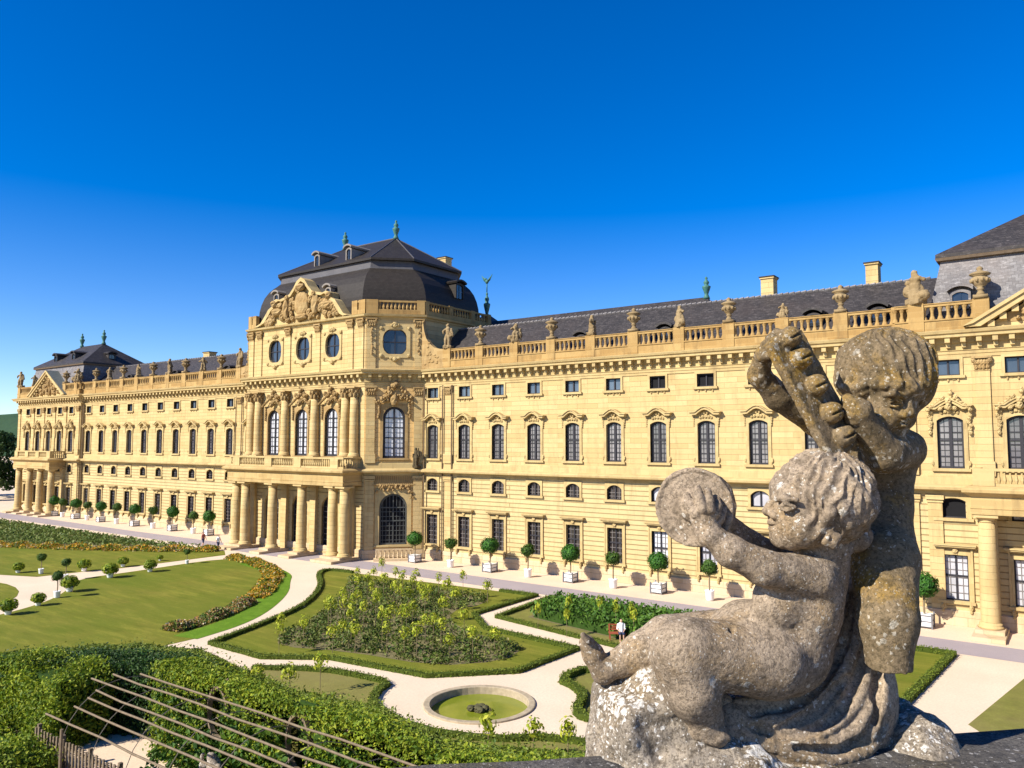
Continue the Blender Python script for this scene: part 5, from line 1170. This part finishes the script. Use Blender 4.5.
zz=s.front(828,536); CH([(828,530,zz),(836,537,zz),(833,545,zz+1),(825,542,zz),(828,536,zz-2)],[4,4.4,4,3.2,2.4],1.2)
s.rough(.0009,.05); s.rough(.0006,.014)
sdf_obj(s,'seated_putto',M['putto'],sroot,T)
# --- cymbals
s=grid(650,745,460,560,-60,50,.004,2)
R1=rot3((-.46,.10,-.88)); s.disc(S(694,507,-14),38.5*px,3.2*px,R1,.004); c1=S(694,507,-14)+np.array(R1[2])*3.4*px
s.disc(c1,34*px,1.6*px,R1,.002,.004,'s'); s.ell(c1,[15*px,15*px,6*px],.006,'u',R1)
R2=rot3((.42,.05,-.9)); s.disc(S(707,509,8),36*px,3.2*px,R2,.004); s.disc(S(707,509,8)+np.array(R2[2])*3.4*px,31*px,1.6*px,R2,.002,.004,'s')
s.rough(.0012,.03); s.rough(.0009,.012); sdf_obj(s,'cymbals',M['putto'],sroot,T)
# --- standing putto
s=grid(738,948,318,745,-90,150,RS,3)
E((886,375,50),(50,48,50),6); E((889,403,27),(24,29,30),10); E((884,416,12),(17,16,16),7); E((901,417,40),(14,15,16),7); E((895,429,22),(10,9,12),6); E((899,388,20),(22,14,28),7)
CH([(905,397,4),(908,405,0),(909.5,412,-2)],[4.4,4.2,5.4],3); E((903.5,414.5,-4),(4.4,4,4.6),2); E((912,414,6),(3.5,3.6,4.4),2)
E((903,420.5,3),(7,2.6,6),2); E((901.5,425.5,5),(6.4,2.9,6),2); CH([(908,423,8),(902,423,-1),(895,421.5,0)],1.2,1.,'s')
E((895,401,-2),(9.5,5.4,8),4,'s'); E((913,401,18),(6,5,8),3,'s'); E((895.5,403,4),(6.4,4.4,6.5),1.2); CH([(888,403,-3),(895,399.4,-5),(902,402.5,-2)],1.9,1.); CH([(889,405.5,-3),(896,406.8,-5),(902,404.6,-2)],1.5,1.)
CH([(884,396,-4),(893,393,-9),(904,396,-4)],[2.4,3.2,2.6],3)
E((886,371,50),(50.5,46,51),4)
s.locks(S(886,375,50),[50*px,48*px,50*px],(-.1,1.,.1),30,1.9*px,lambda x,y,z:1-np.maximum(sm(386,394,y)*sm(862,870,x),sm(398,408,y)),1.7)
for (x,y,dx,dy) in ((842,374,4,26),(850,378,0,24),(858,380,-4,20),(866,380,-3,14),(878,380,-3,11),(889,381,-3,10),(900,382,-2,9),(911,381,0,10),(922,378,2,10)):
    P=[(x,y),(x+dx*.4-2,y+dy*.4),(x+dx*.8+2,y+dy*.75),(x+dx,y+dy)]; q0=s.front(x,y); CH([(a,b,q0+k) for k,(a,b) in enumerate(P)],[4,5.5,4.5,2.5],1.4)
C((884,440,62),(882,420,56),20,23,8)
C((886,466,66),(885,508,52),30,25,10); C((885,508,52),(885,556,24),25,31,10); E((876,468,58),(26,28,26),8); E((894,500,46),(16,18,16),8)
C((884,562,14),(888,618,-24),33,26.5,10); C((888,618,-24),(889,682,-36),26.5,18.5,10)
s.box(S(889,694,-36),(.12,.085,.12),np.eye(3),.004,.004,'s')
C((868,575,90),(862,690,100),28,18,8)
E((906,449,54),(19,18,20),8); C((905,449,52),(884,454,8),20,18.5,7); C((884,454,8),(864,424,-6),18.5,13.5,6); E((859,413,-11),(13.5,12.5,12),5); C((864,408,-8),(848,400,-4),8,7,4)
for a,m_,b in (((855,404,-14),(850,401,-8),(846,403,2)),((853,409,-16),(848,407,-10),(844,409,2)),((853,415,-16),(848,414,-10),(845,416,2)),((855,421,-14),(850,421,-8),(847,423,3))): CH([a,m_,b],[4.8,4.4,3.4],1.4)
C((862,446,84),(820,420,76),21,18,8); C((820,422,76),(779,397,62),17,14.5,8); C((779,397,62),(759,375,50),14.5,11.5,6); C((759,375,50),(764,353,36),11,9,5)
for a,m_,b in (((764,352,26),(770,346,12),(777,346,-3)),((765,345,26),(773,339,12),(780,339,-2)),((770,339,28),(777,333,14),(785,333,0)),((761,358,26),(767,355,12),(774,355,-1))): CH([a,m_,b],[5,4.6,3.4],1.4)
s.rough(.0010,.05); s.rough(.0008,.014); sdf_obj(s,'standing_putto',M['putto2'],sroot,T)
# --- bell strap
s=grid(755,880,315,480,-70,70,.004,4)
pa=S(783,338,4); pb=S(845,452,-8); ay=(pb-pa)/np.linalg.norm(pb-pa); nz=np.array([.62,.22,-1.]); nz-=ay*(nz@ay); nz/=np.linalg.norm(nz); axx=np.cross(ay,nz); Rb=np.stack([axx,ay,nz])
s.box((pa+pb)/2,(27*px,np.linalg.norm(pb-pa)/2,5*px),Rb,.006,.01)
for f in (.02,.20,.44,.68,.88):
    q=pa+(pb-pa)*f+nz*7*px; s.ell(q,[12.5*px,11*px,12.5*px],.004,'u',Rb); s.box(q+nz*12*px+ay*1*px,(15*px,1.1*px,5*px),Rb,.001,.002,'s')
s.rough(.0009,.03); s.rough(.0008,.012); sdf_obj(s,'bell_strap',M['putto2'],sroot,T)
# --- drapery
s=grid(700,920,540,800,-110,150,RS,5)
CH([(858,575,50),(852,640,42),(842,700,28),(815,745,10)],[20,30,42,46],18); CH([(842,690,32),(780,738,2),(728,722,-20)],[44,42,22],18); C((872,640,44),(868,745,22),18,30,14)
def fold(L,r,k,op='u',off=1.5):
    A_=np.array(L,float); u_=np.linspace(0,1,18); P_=np.column_stack([np.interp(u_,np.linspace(0,1,len(L)),A_[:,q]) for q in range(2)])
    for _ in range(3): P_[1:-1]=(P_[:-2]+2*P_[1:-1]+P_[2:])/4
    Z=np.array([base_z(a,b) for a,b in P_])
    for _ in range(3): Z[1:-1]=(Z[:-2]+2*Z[1:-1]+Z[2:])/4
    CH([(a,b,z+off) for (a,b),z in zip(P_,Z)],[r*(.55+.6*math.sin(PI*(.1+.85*q/17))) for q in range(18)],k,op)
base0=s.f.copy()
def base_z(x,y):
    keep=s.f; s.f=base0; z=s.front(x,y); s.f=keep; return z
FOLDS=[[(856,572),(850,614),(838,650),(812,682),(776,702),(736,702)],[(864,585),(859,641),(840,684),(812,718),(776,736),(742,730)],[(872,620),(868,675),(851,712),(816,737),(776,746),(738,738)],[(882,640),(881,700),(868,742)],[(848,590),(836,636),(812,670),(780,692)],[(853,660),(830,704),(796,724),(756,716)],[(884,728),(866,752),(834,761),(796,752),(752,742)],[(876,690),(856,730),(824,748),(790,744)]]
for L in FOLDS: fold(L,6.2,3.5)
for L in ([(853,595),(845,645),(824,682),(790,708),(750,714)],[(866,640),(852,696),(826,726),(790,738),(752,728)],[(877,650),(874,722)],[(846,676),(818,712),(782,728)],[(862,735),(836,752),(796,748)]): fold(L,4.2,4,'s',-1)
s.rough(.0009,.05); s.rough(.0007,.014); sdf_obj(s,'drapery',M['putto'],sroot,T)
# --- rock base
s=grid(555,970,640,860,-150,170,.0065,6)
for p,r in (((650,722,12),(52,56,56)),((668,704,4),(50,46,56)),((700,764,-10),(90,48,80)),((790,780,0),(110,42,90)),((635,772,0),(46,60,70)),((910,752,20),(45,42,60)),((860,780,20),(80,40,80)),((596,736,10),(11,14,14)),((650,694,22),(44,32,40)),((664,694,-8),(28,34,28)),((760,820,10),(200,50,110)),((886,730,70),(26,40,30)),((745,735,45),(60,48,40))):
    s.ell(S(*p),[v*px for v in r],.05)
s.box(S(662,740,0),(56*px,52*px,46*px),rot3((.3,.05,-1.)),.02,.05); s.box(S(640,715,16),(30*px,36*px,36*px),rot3((-.25,.2,-1.)),.015,.03)
s.rough(.009,.10); s.rough(.006,.045); s.rough(.0018,.016); sdf_obj(s,'rock_base',M['rockst'],sroot,T)

# --- parapet and bastion under the viewpoint
e0=np.array([-2.01,1.59]); e1=np.array([-.20,3.39]); dd=(e1-e0)/np.linalg.norm(e1-e0); nn_=np.array([dd[1],-dd[0]])
ZP=11.67
pr=empty('stone_parapet',(float(e0[0]),float(e0[1]),0)); tag(pr,'dark lichen speckled stone parapet under the putti','parapet')
m=MB(); 
N_=90; Wd=.75; rowv=[]
for i in range(N_+1):
    u=-14+26*i/N_
    for o in (0.,.02,.2,.4,.6,Wd):
        w=nr.normal()*.004; z=ZP+(0 if 0<o<Wd else -.05)+w
        rowv.append((dd[0]*u+nn_[0]*(o+nr.normal()*.004),dd[1]*u+nn_[1]*(o+nr.normal()*.004),z))
m.add(rowv,[(i*6+j,i*6+j+1,(i+1)*6+j+1,(i+1)*6+j) for i in range(N_) for j in range(5)])
m.lbox((0,0),tuple(dd),-14,12,-.0+.0,Wd,ZP-.25,ZP-.06); m.build('coping',M['parapet'],pr)
m=MB(); m.lbox((0,0),tuple(dd),-14,12,.1,Wd-.1,ZP-1.2,ZP-.251); m.build('parapet_wall',M['parapet'],pr)
bs=MB(); bs.lbox((float(e0[0]),float(e0[1])),tuple(dd),-14,30,.1,25,0,ZP-1.2); o=bs.build('bastion',plain('bastion_stone',(.33,.26,.17),.9,.1,.4,2)); tag(o,'tall stone garden bastion carrying the parapet','bastion')

# ------------------------------------------------------------------ statues and urns on the roof balustrade
def rooffig(seed,h,wide=1.0):
    s=SDF([-.9,-.6,-.05],[.9,.6,h+.2],.042,seed); g=random.Random(seed)
    s.box((0,0,.14),(.42,.36,.14),np.eye(3),.02,.03)
    s.cone((0,0,.2),(.05,0,h*.5),.34*wide,.27,.1); s.cone((.05,0,h*.5),(0,-.03,h*.78),.27,.25,.1); s.ell((g.uniform(-.1,.1),-.06,h*.92),(.17,.18,.2),.05)
    for sd in (-1,1):
        a=(sd*.28,-.02,h*.76); e=(sd*g.uniform(.4,.55),-.15,h*g.uniform(.5,.72)); w=(sd*g.uniform(.2,.62),-.25,h*g.uniform(.55,1.0)); s.cone(a,e,.12,.1,.05); s.cone(e,w,.1,.07,.04)
        s.cone((sd*.14,-.2,h*.48),(sd*.2,-.3,.25),.16,.12,.08)
    for i in range(5): s.cone((g.uniform(-.3,.3),-.2,h*.55),(g.uniform(-.5,.5)*wide,-.2,.25),.09,.07,.05)
    if wide>1.2: s.ell((.45,0,h*.4),(.3,.3,.35),.1); s.ell((.5,-.05,h*.68),(.15,.15,.17),.05); s.ell((-.5,0,.45),(.3,.3,.3),.1)
    s.rough(.022,.16); s.rough(.012,.07); return s
figs=[sdf_obj(rooffig(61,2.0),'roof_statue',M['roofstone'],None),sdf_obj(rooffig(62,1.9,1.22),'roof_statue',M['roofstone'],None),sdf_obj(rooffig(63,2.35,.62),'roof_statue',M['roofstone'],None)]
def urn_mesh():
    m=MB(); m.box(-.42,.42,-.42,.42,0,.22); m.lathe([(.3,.22),(.22,.4),(.14,.52),(.22,.6),(.24,.66),(.16,.72),(.34,.86),(.50,1.12),(.52,1.3),(.44,1.42),(.40,1.48),(.60,1.56),(.64,1.64),(.5,1.72),(.28,1.8),(.14,1.86),(.2,1.95),(.17,2.06),(.03,2.16)],(0,0,0),14)
    for i in range(10):
        a=2*PI*i/10; m.blob((.5*math.cos(a),.5*math.sin(a),1.2),(.12,.12,.16))
    return m
urn0=urn_mesh().build('roof_urn',M['roofstone'],None,True)
used={'f':0,'u':0}
def roofthing(kind,x,y,z,lab,grp,sc=1,fi=None,rz=0):
    if kind=='u': o=urn0 if used['u']==0 else urn0.copy()
    else:
        f=figs[fi]; first=not f.get('label'); o=f if first else f.copy()
    if o.name not in COL.objects: COL.objects.link(o)
    o.location=(x,y,z); o.scale=(sc,)*3; o.rotation_euler=(0,0,rz); used[kind]+=1; tag(o,lab,'urn' if kind=='u' else 'statue',grp); return o
ZR=21.49+ZO; ry=FY-.13
ro=['first','second','third','fourth','fifth','sixth']
iu=istat=0
for i,x in enumerate(RP):
    if i%2==1 and x<-10:
        roofthing('u',x,ry,ZR,'stone urn on the right roof balustrade, %s urn right of the domed pavilion'%ro[iu],'urns on the right roof balustrade'); iu+=1
    elif i%2==0:
        if i==0: roofthing('f',x,ry,ZR,'slim pale stone figure at the end of the curved wall beside the domed pavilion','statues on the right roof balustrade',1.15,2,.3)
        elif i==8: 
            # nearest low group
            roofthing('f',x,ry,ZR,'stone figure on the right roof balustrade, partly behind the top of the bell strap','statues on the right roof balustrade',.62,1,.2)
        else: roofthing('f',x,ry,ZR,'stone figure on the right roof balustrade, %s figure past the curved wall'%ro[istat],'statues on the right roof balustrade',1.0 if i!=4 else .95,1 if i!=4 else 0,.4*i); istat+=1
roofthing('f',-8.7,PY-.13,ZR,'tall stone group with raised arm at the corner of the right end pavilion roof','statues on the right roof balustrade',1.3,1,2.6)
roofthing('u',-4.7,PY-.13,ZR,'large stone urn on the right end pavilion beside its gable','urns on the right roof balustrade',1.05)
iu=istat=0
for i,x in enumerate(LP):
    if i%2==1: roofthing('u',x,ry,ZR,'stone urn on the left roof balustrade, %s urn left of the domed pavilion'%ro[iu],'urns on the left roof balustrade'); iu+=1
    else: roofthing('f',x,ry,ZR,'stone figure on the left roof balustrade, %s figure left of the domed pavilion'%ro[istat],'statues on the left roof balustrade',1.15 if i==0 else 1.,2 if i in(0,4) else 0,.5*i); istat+=1
roofthing('u',-139.3,PY-.13,ZR,'stone urn beside the gable of the left end pavilion','urns on the left roof balustrade')
roofthing('f',-135.2,PY-.13,ZR,'tall stone figure at the right corner of the left end pavilion','statues on the left roof balustrade',1.2,1,.9)
roofthing('f',-151.6,PY-.13,ZR,'stone figure left of the gable on the left end pavilion','statues on the left roof balustrade',1.0,0,1.2)
roofthing('f',-157.2,PY-.13,ZR,'dark tall figure at the outermost left corner of the roof','statues on the left roof balustrade',1.25,2,.6)
o=sdf_obj(rooffig(66,2.3,.55),'stone_figure',plain('dark_stone',(.09,.07,.04),.9,.1,.4,6),None)
px_=F1[0]+q2*5.6+q2*.42; py_=F1[1]+q2*5.6-q2*.42
o.location=(px_,py_,8.75+ZO); o.scale=(.85,.85,.95); tag(o,'dark standing figure on the ledge right of the big arched window','statue')
o=sdf_obj(rooffig(67,1.7,1.1),'garden_statue',M['rockst'],None); o.location=(-23.0*K,15.2*K,.02); tag(o,'small mossy garden statue under the arbour in front of the round opening','statue')

# ------------------------------------------------------------------ people and bench
def person(name_,x,y,rz,shirt,trous,lab,seat=False):
    t=empty('person',(x,y,.01),rz); tag(t,lab,'person')
    def fig(op):
        s=SDF([-.5,-.75,-.02],[.5,.5,1.85],.022,9); op(s); return s
    if not seat:
        def body(s):
            for sd,st in ((-1,-.16),(1,.18)):
                s.cone((sd*.09,0,.90),(sd*.10,st*.6,.50),.085,.06,.03); s.cone((sd*.10,st*.6,.50),(sd*.10,st+.06,.09),.058,.04,.02); s.cone((sd*.10,st+.06,.05),(sd*.11,st-.12,.04),.042,.035,.02)
                s.cone((sd*.20,0,1.42),(sd*.25,-st*.5,1.15),.052,.042,.03); s.cone((sd*.25,-st*.5,1.15),(sd*.24,-st*.9-.06,.93),.04,.03,.02); s.ell((sd*.24,-st*.9-.08,.86),(.03,.04,.06),.02)
            s.cone((0,0,.95),(0,0,1.2),.14,.13,.05); s.cone((0,0,1.2),(0,0,1.42),.14,.15,.05); s.cone((0,0,1.45),(0,-.01,1.56),.055,.05,.03); s.ell((0,-.02,1.66),(.082,.10,.115),.02); s.ell((0,-.12,1.65),(.015,.03,.02),.01)
        def top(s):
            s.cone((0,0,.98),(0,0,1.2),.165,.15,.05); s.cone((0,0,1.2),(0,0,1.41),.15,.17,.05)
            for sd in (-1,1): s.cone((sd*.19,0,1.42),(sd*.24,0,1.25),.075,.07,.03)
        def bot(s):
            for sd,st in ((-1,-.16),(1,.18)): s.cone((sd*.09,0,.92),(sd*.10,st*.55,.56),.11,.085,.03)
            s.cone((-.05,0,.95),(.05,0,.95),.14,.14,.04)
        hz=1.66
    else:
        def body(s):
            for sd in (-1,1):
                s.cone((sd*.09,0,.52),(sd*.11,-.42,.50),.085,.065,.03); s.cone((sd*.11,-.42,.50),(sd*.11,-.40,.08),.06,.04,.02); s.cone((sd*.11,-.40,.05),(sd*.11,-.56,.04),.042,.035,.02)
                s.cone((sd*.20,.02,1.0),(sd*.24,-.06,.74),.052,.042,.03); s.cone((sd*.24,-.06,.74),(sd*.12,-.26,.62),.04,.03,.02); s.ell((sd*.10,-.30,.61),(.04,.05,.03),.02)
            s.cone((0,0,.55),(0,.02,1.02),.14,.15,.05); s.cone((0,.02,1.03),(0,0,1.14),.055,.05,.03); s.ell((0,-.02,1.24),(.082,.10,.115),.02)
        def top(s):
            s.cone((0,0,.56),(0,.02,1.0),.165,.17,.05)
            for sd in (-1,1): s.cone((sd*.19,.02,1.0),(sd*.24,-.06,.76),.075,.065,.03)
        def bot(s):
            for sd in (-1,1): s.cone((sd*.09,0,.53),(sd*.11,-.40,.51),.105,.09,.03)
        hz=1.24
    sdf_obj(fig(body),'body',M['skin'],t); sdf_obj(fig(top),'shirt',M[shirt],t); sdf_obj(fig(bot),'trousers',M[trous],t)
    h=SDF([-.2,-.2,hz-.1],[.2,.25,hz+.2],.018,3); h.ell((0,.02,hz+.03),(.095,.105,.11),.01); h.box((0,-.13,hz-.06),(.2,.1,.12),np.eye(3),.005,.01,'s'); sdf_obj(h,'hair',M['hair'],t)
person('a',-78.0*K,49.4*K,1.9,'red_cloth','navy_cloth','person in a dull red top walking on the road, left of two')
person('b',-74.25*K,48.8*K,1.75,'white_cloth','navy_cloth','person in a white top and dark shorts walking on the road, right of two')
bx0,by0=-22.1*K,41.0*K
t=empty('garden_bench',(bx0-.1,by0+.1,0),.6); tag(t,'small red brown garden bench at the edge of the dense shrub bed','bench')
m=MB()
for i in range(4): m.box(-.55,.55,-.25+i*.14,-.13+i*.14,.42,.46)
m.build('seat',M['bench'],t)
m=MB()
for i in range(3): m.box(-.55,.55,.28+i*.03,.31+i*.03,.55+i*.14,.65+i*.14)
m.build('backrest',M['bench'],t)
for x in (-.48,.48):
    for y in (-.2,.26):
        m=MB(); m.box(x-.03,x+.03,y-.03,y+.03,0,.42 if y<0 else .95); m.build('leg',M['bench'],t)
person('c',bx0+.2,by0+.05,.6,'white_cloth','navy_cloth','person in white sitting on the red bench by the shrub bed',True)

# ------------------------------------------------------------------ far left: trees, parked car, hill
def tree(x,y,h,r,seed,lab,lv='leaf_tree',n=4200):
    t=empty('tree',(x,y,0)); tag(t,lab,'tree','trees left of the palace'); g=random.Random(seed)
    m=MB(); m.tube([(0,0,0),(.1,.05,h*.2),(0,.1,h*.45),(.1,0,h*.8)],[.4,.3,.22,.05],8)
    cl=[]
    for i in range(20):
        a=g.uniform(0,2*PI); rr=r*g.random()**.6*.8; z=h*g.uniform(.22,.92); rr*=1-.5*max(0,(z/h-.5)*2)
        p=(rr*math.cos(a),rr*math.sin(a),z); cl.append((p,g.uniform(.25,.42)*r))
        if i<9: m.tube([(0,0,z*.55),(p[0]*.6,p[1]*.6,z*.8),p],[.14,.08,.03],5)
    m.build('trunk',M['bark'],t); P=[];N=[]
    for k,(p,cr) in enumerate(cl):
        a,b=ball_pts(n//20,cr,p,seed*31+k,.5,(1,1,.8)); P.append(a);N.append(b)
    leaf_mesh('crown',np.vstack(P),.42,M[lv],t,seed,np.vstack(N))
tree(-180*K,66*K,15.5,7,71,'tall dark tree beside the left end of the palace'); tree(-172*K,70*K,13,5,72,'dark tree close behind the left palace corner',n=3400)
tree(-190*K,60*K,13,6,73,'dark broad tree cut by the left edge of the photo'); tree(-171*K,61*K,6.5,3.2,74,'low grey green tree at the left palace corner','leaf_grey',2200); tree(-184*K,52*K,9,4.5,75,'low dark tree in front of the tall trees at the left edge')
hl=MB(); g=np.random.default_rng(5); nx=60
vs=[]
for j in range(8):
    for i in range(nx):
        X=-900+16*i; Y=250+60*j; vs.append((X,Y,(-2 if j==0 else 22+26*math.sin(min(1,j/5)*PI/2)+5*math.sin(X*.013)+2*math.sin(X*.05+j))))
hl.add(vs,[(j*nx+i,j*nx+i+1,(j+1)*nx+i+1,(j+1)*nx+i) for j in range(7) for i in range(nx-1)])
o=hl.build('hill',ground_mat('wooded_hill',(.03,.065,.03),(.02,.045,.025),(.05,.08,.035),.08,.6,.8),None,True); struct(o)
t=empty('parked_car',(-170.5*K,61.5*K,0),.4); tag(t,'dark parked car under the trees at the left palace corner','car'); 
m=MB(); m.xzprism([(-2.1,.35),(2.1,.35),(2.15,.75),(1.3,.9),(.7,1.4),(-1.1,1.42),(-1.7,.95),(-2.15,.85)],-.85,.85); m.build('body',plain('dark_car_paint',(.02,.025,.04),.3,.5,.1),t)
m=MB(); m.xzprism([(1.1,.95),(.66,1.34),(-1.05,1.36),(-1.5,.97)],-.87,.87); m.build('window',M['glass_dark'],t)
for x in (-1.35,1.35):
    for y in (-.86,.86):
        m=MB(); m.lathe([(.3,-.1),(.33,-.06),(.33,.06),(.3,.1)],(0,0,0),14); o=m.build('wheel',M['black'],t,loc=(x,y,.33)); o.rotation_euler=(PI/2,0,0)

# ------------------------------------------------------------------ light, sky, camera
sun_to=Vector((-.39*.81,-.92*.81,.588)).normalized(); el=math.asin(sun_to.z)
L=bpy.data.lights.new('sun','SUN'); L.energy=4.2; L.angle=math.radians(.5); L.color=(1,.93,.80)
lo=bpy.data.objects.new('sun',L); COL.objects.link(lo); lo.rotation_euler=(-sun_to).to_track_quat('-Z','Y').to_euler(); lo.location=(0,-40,60)
w=bpy.data.worlds.new('World'); scene.world=w; w.use_nodes=True; nt=w.node_tree; bg=nt.nodes['Background']
sk=nt.nodes.new('ShaderNodeTexSky'); sk.sky_type='NISHITA'; sk.sun_disc=False; sk.sun_elevation=el; sk.sun_rotation=math.atan2(sun_to.x,sun_to.y); sk.air_density=1.0; sk.dust_density=0.0; sk.ozone_density=5.0; sk.altitude=1200
tcw=nt.nodes.new('ShaderNodeTexCoord'); spw=nt.nodes.new('ShaderNodeSeparateXYZ'); mrw=nt.nodes.new('ShaderNodeMapRange'); nt.links.new(tcw.outputs['Generated'],spw.inputs[0]); nt.links.new(spw.outputs[2],mrw.inputs[0])
for k_,v_ in ((1,.02),(2,.36),(3,1.22),(4,1.42)): mrw.inputs[k_].default_value=v_
hs=nt.nodes.new('ShaderNodeHueSaturation'); nt.links.new(mrw.outputs[0],hs.inputs['Saturation']); hs.inputs['Hue'].default_value=.512; hs.inputs['Saturation'].default_value=1.42; hs.inputs['Value'].default_value=1.0
nt.links.new(sk.outputs[0],hs.inputs['Color']); nt.links.new(hs.outputs[0],bg.inputs[0]); bg.inputs[1].default_value=.083
cam=bpy.data.cameras.new('camera'); co=bpy.data.objects.new('camera',cam); COL.objects.link(co); scene.camera=co
cam.sensor_width=36; cam.lens=CF/1024*36; cam.clip_start=.05; cam.clip_end=3000
Mx=Matrix.Identity(4)
for i,v in enumerate((rgt,upv,-fwd)):
    for j in range(3): Mx[j][i]=v[j]
Mx.translation=Vector((0,0,EYE)); co.matrix_world=Mx
vs_=scene.view_settings; vs_.view_transform='Standard'; vs_.look='None'; vs_.exposure=1.15; vs_.gamma=1
scene.render.resolution_x=1024; scene.render.resolution_y=768
scene.render.engine='CYCLES'
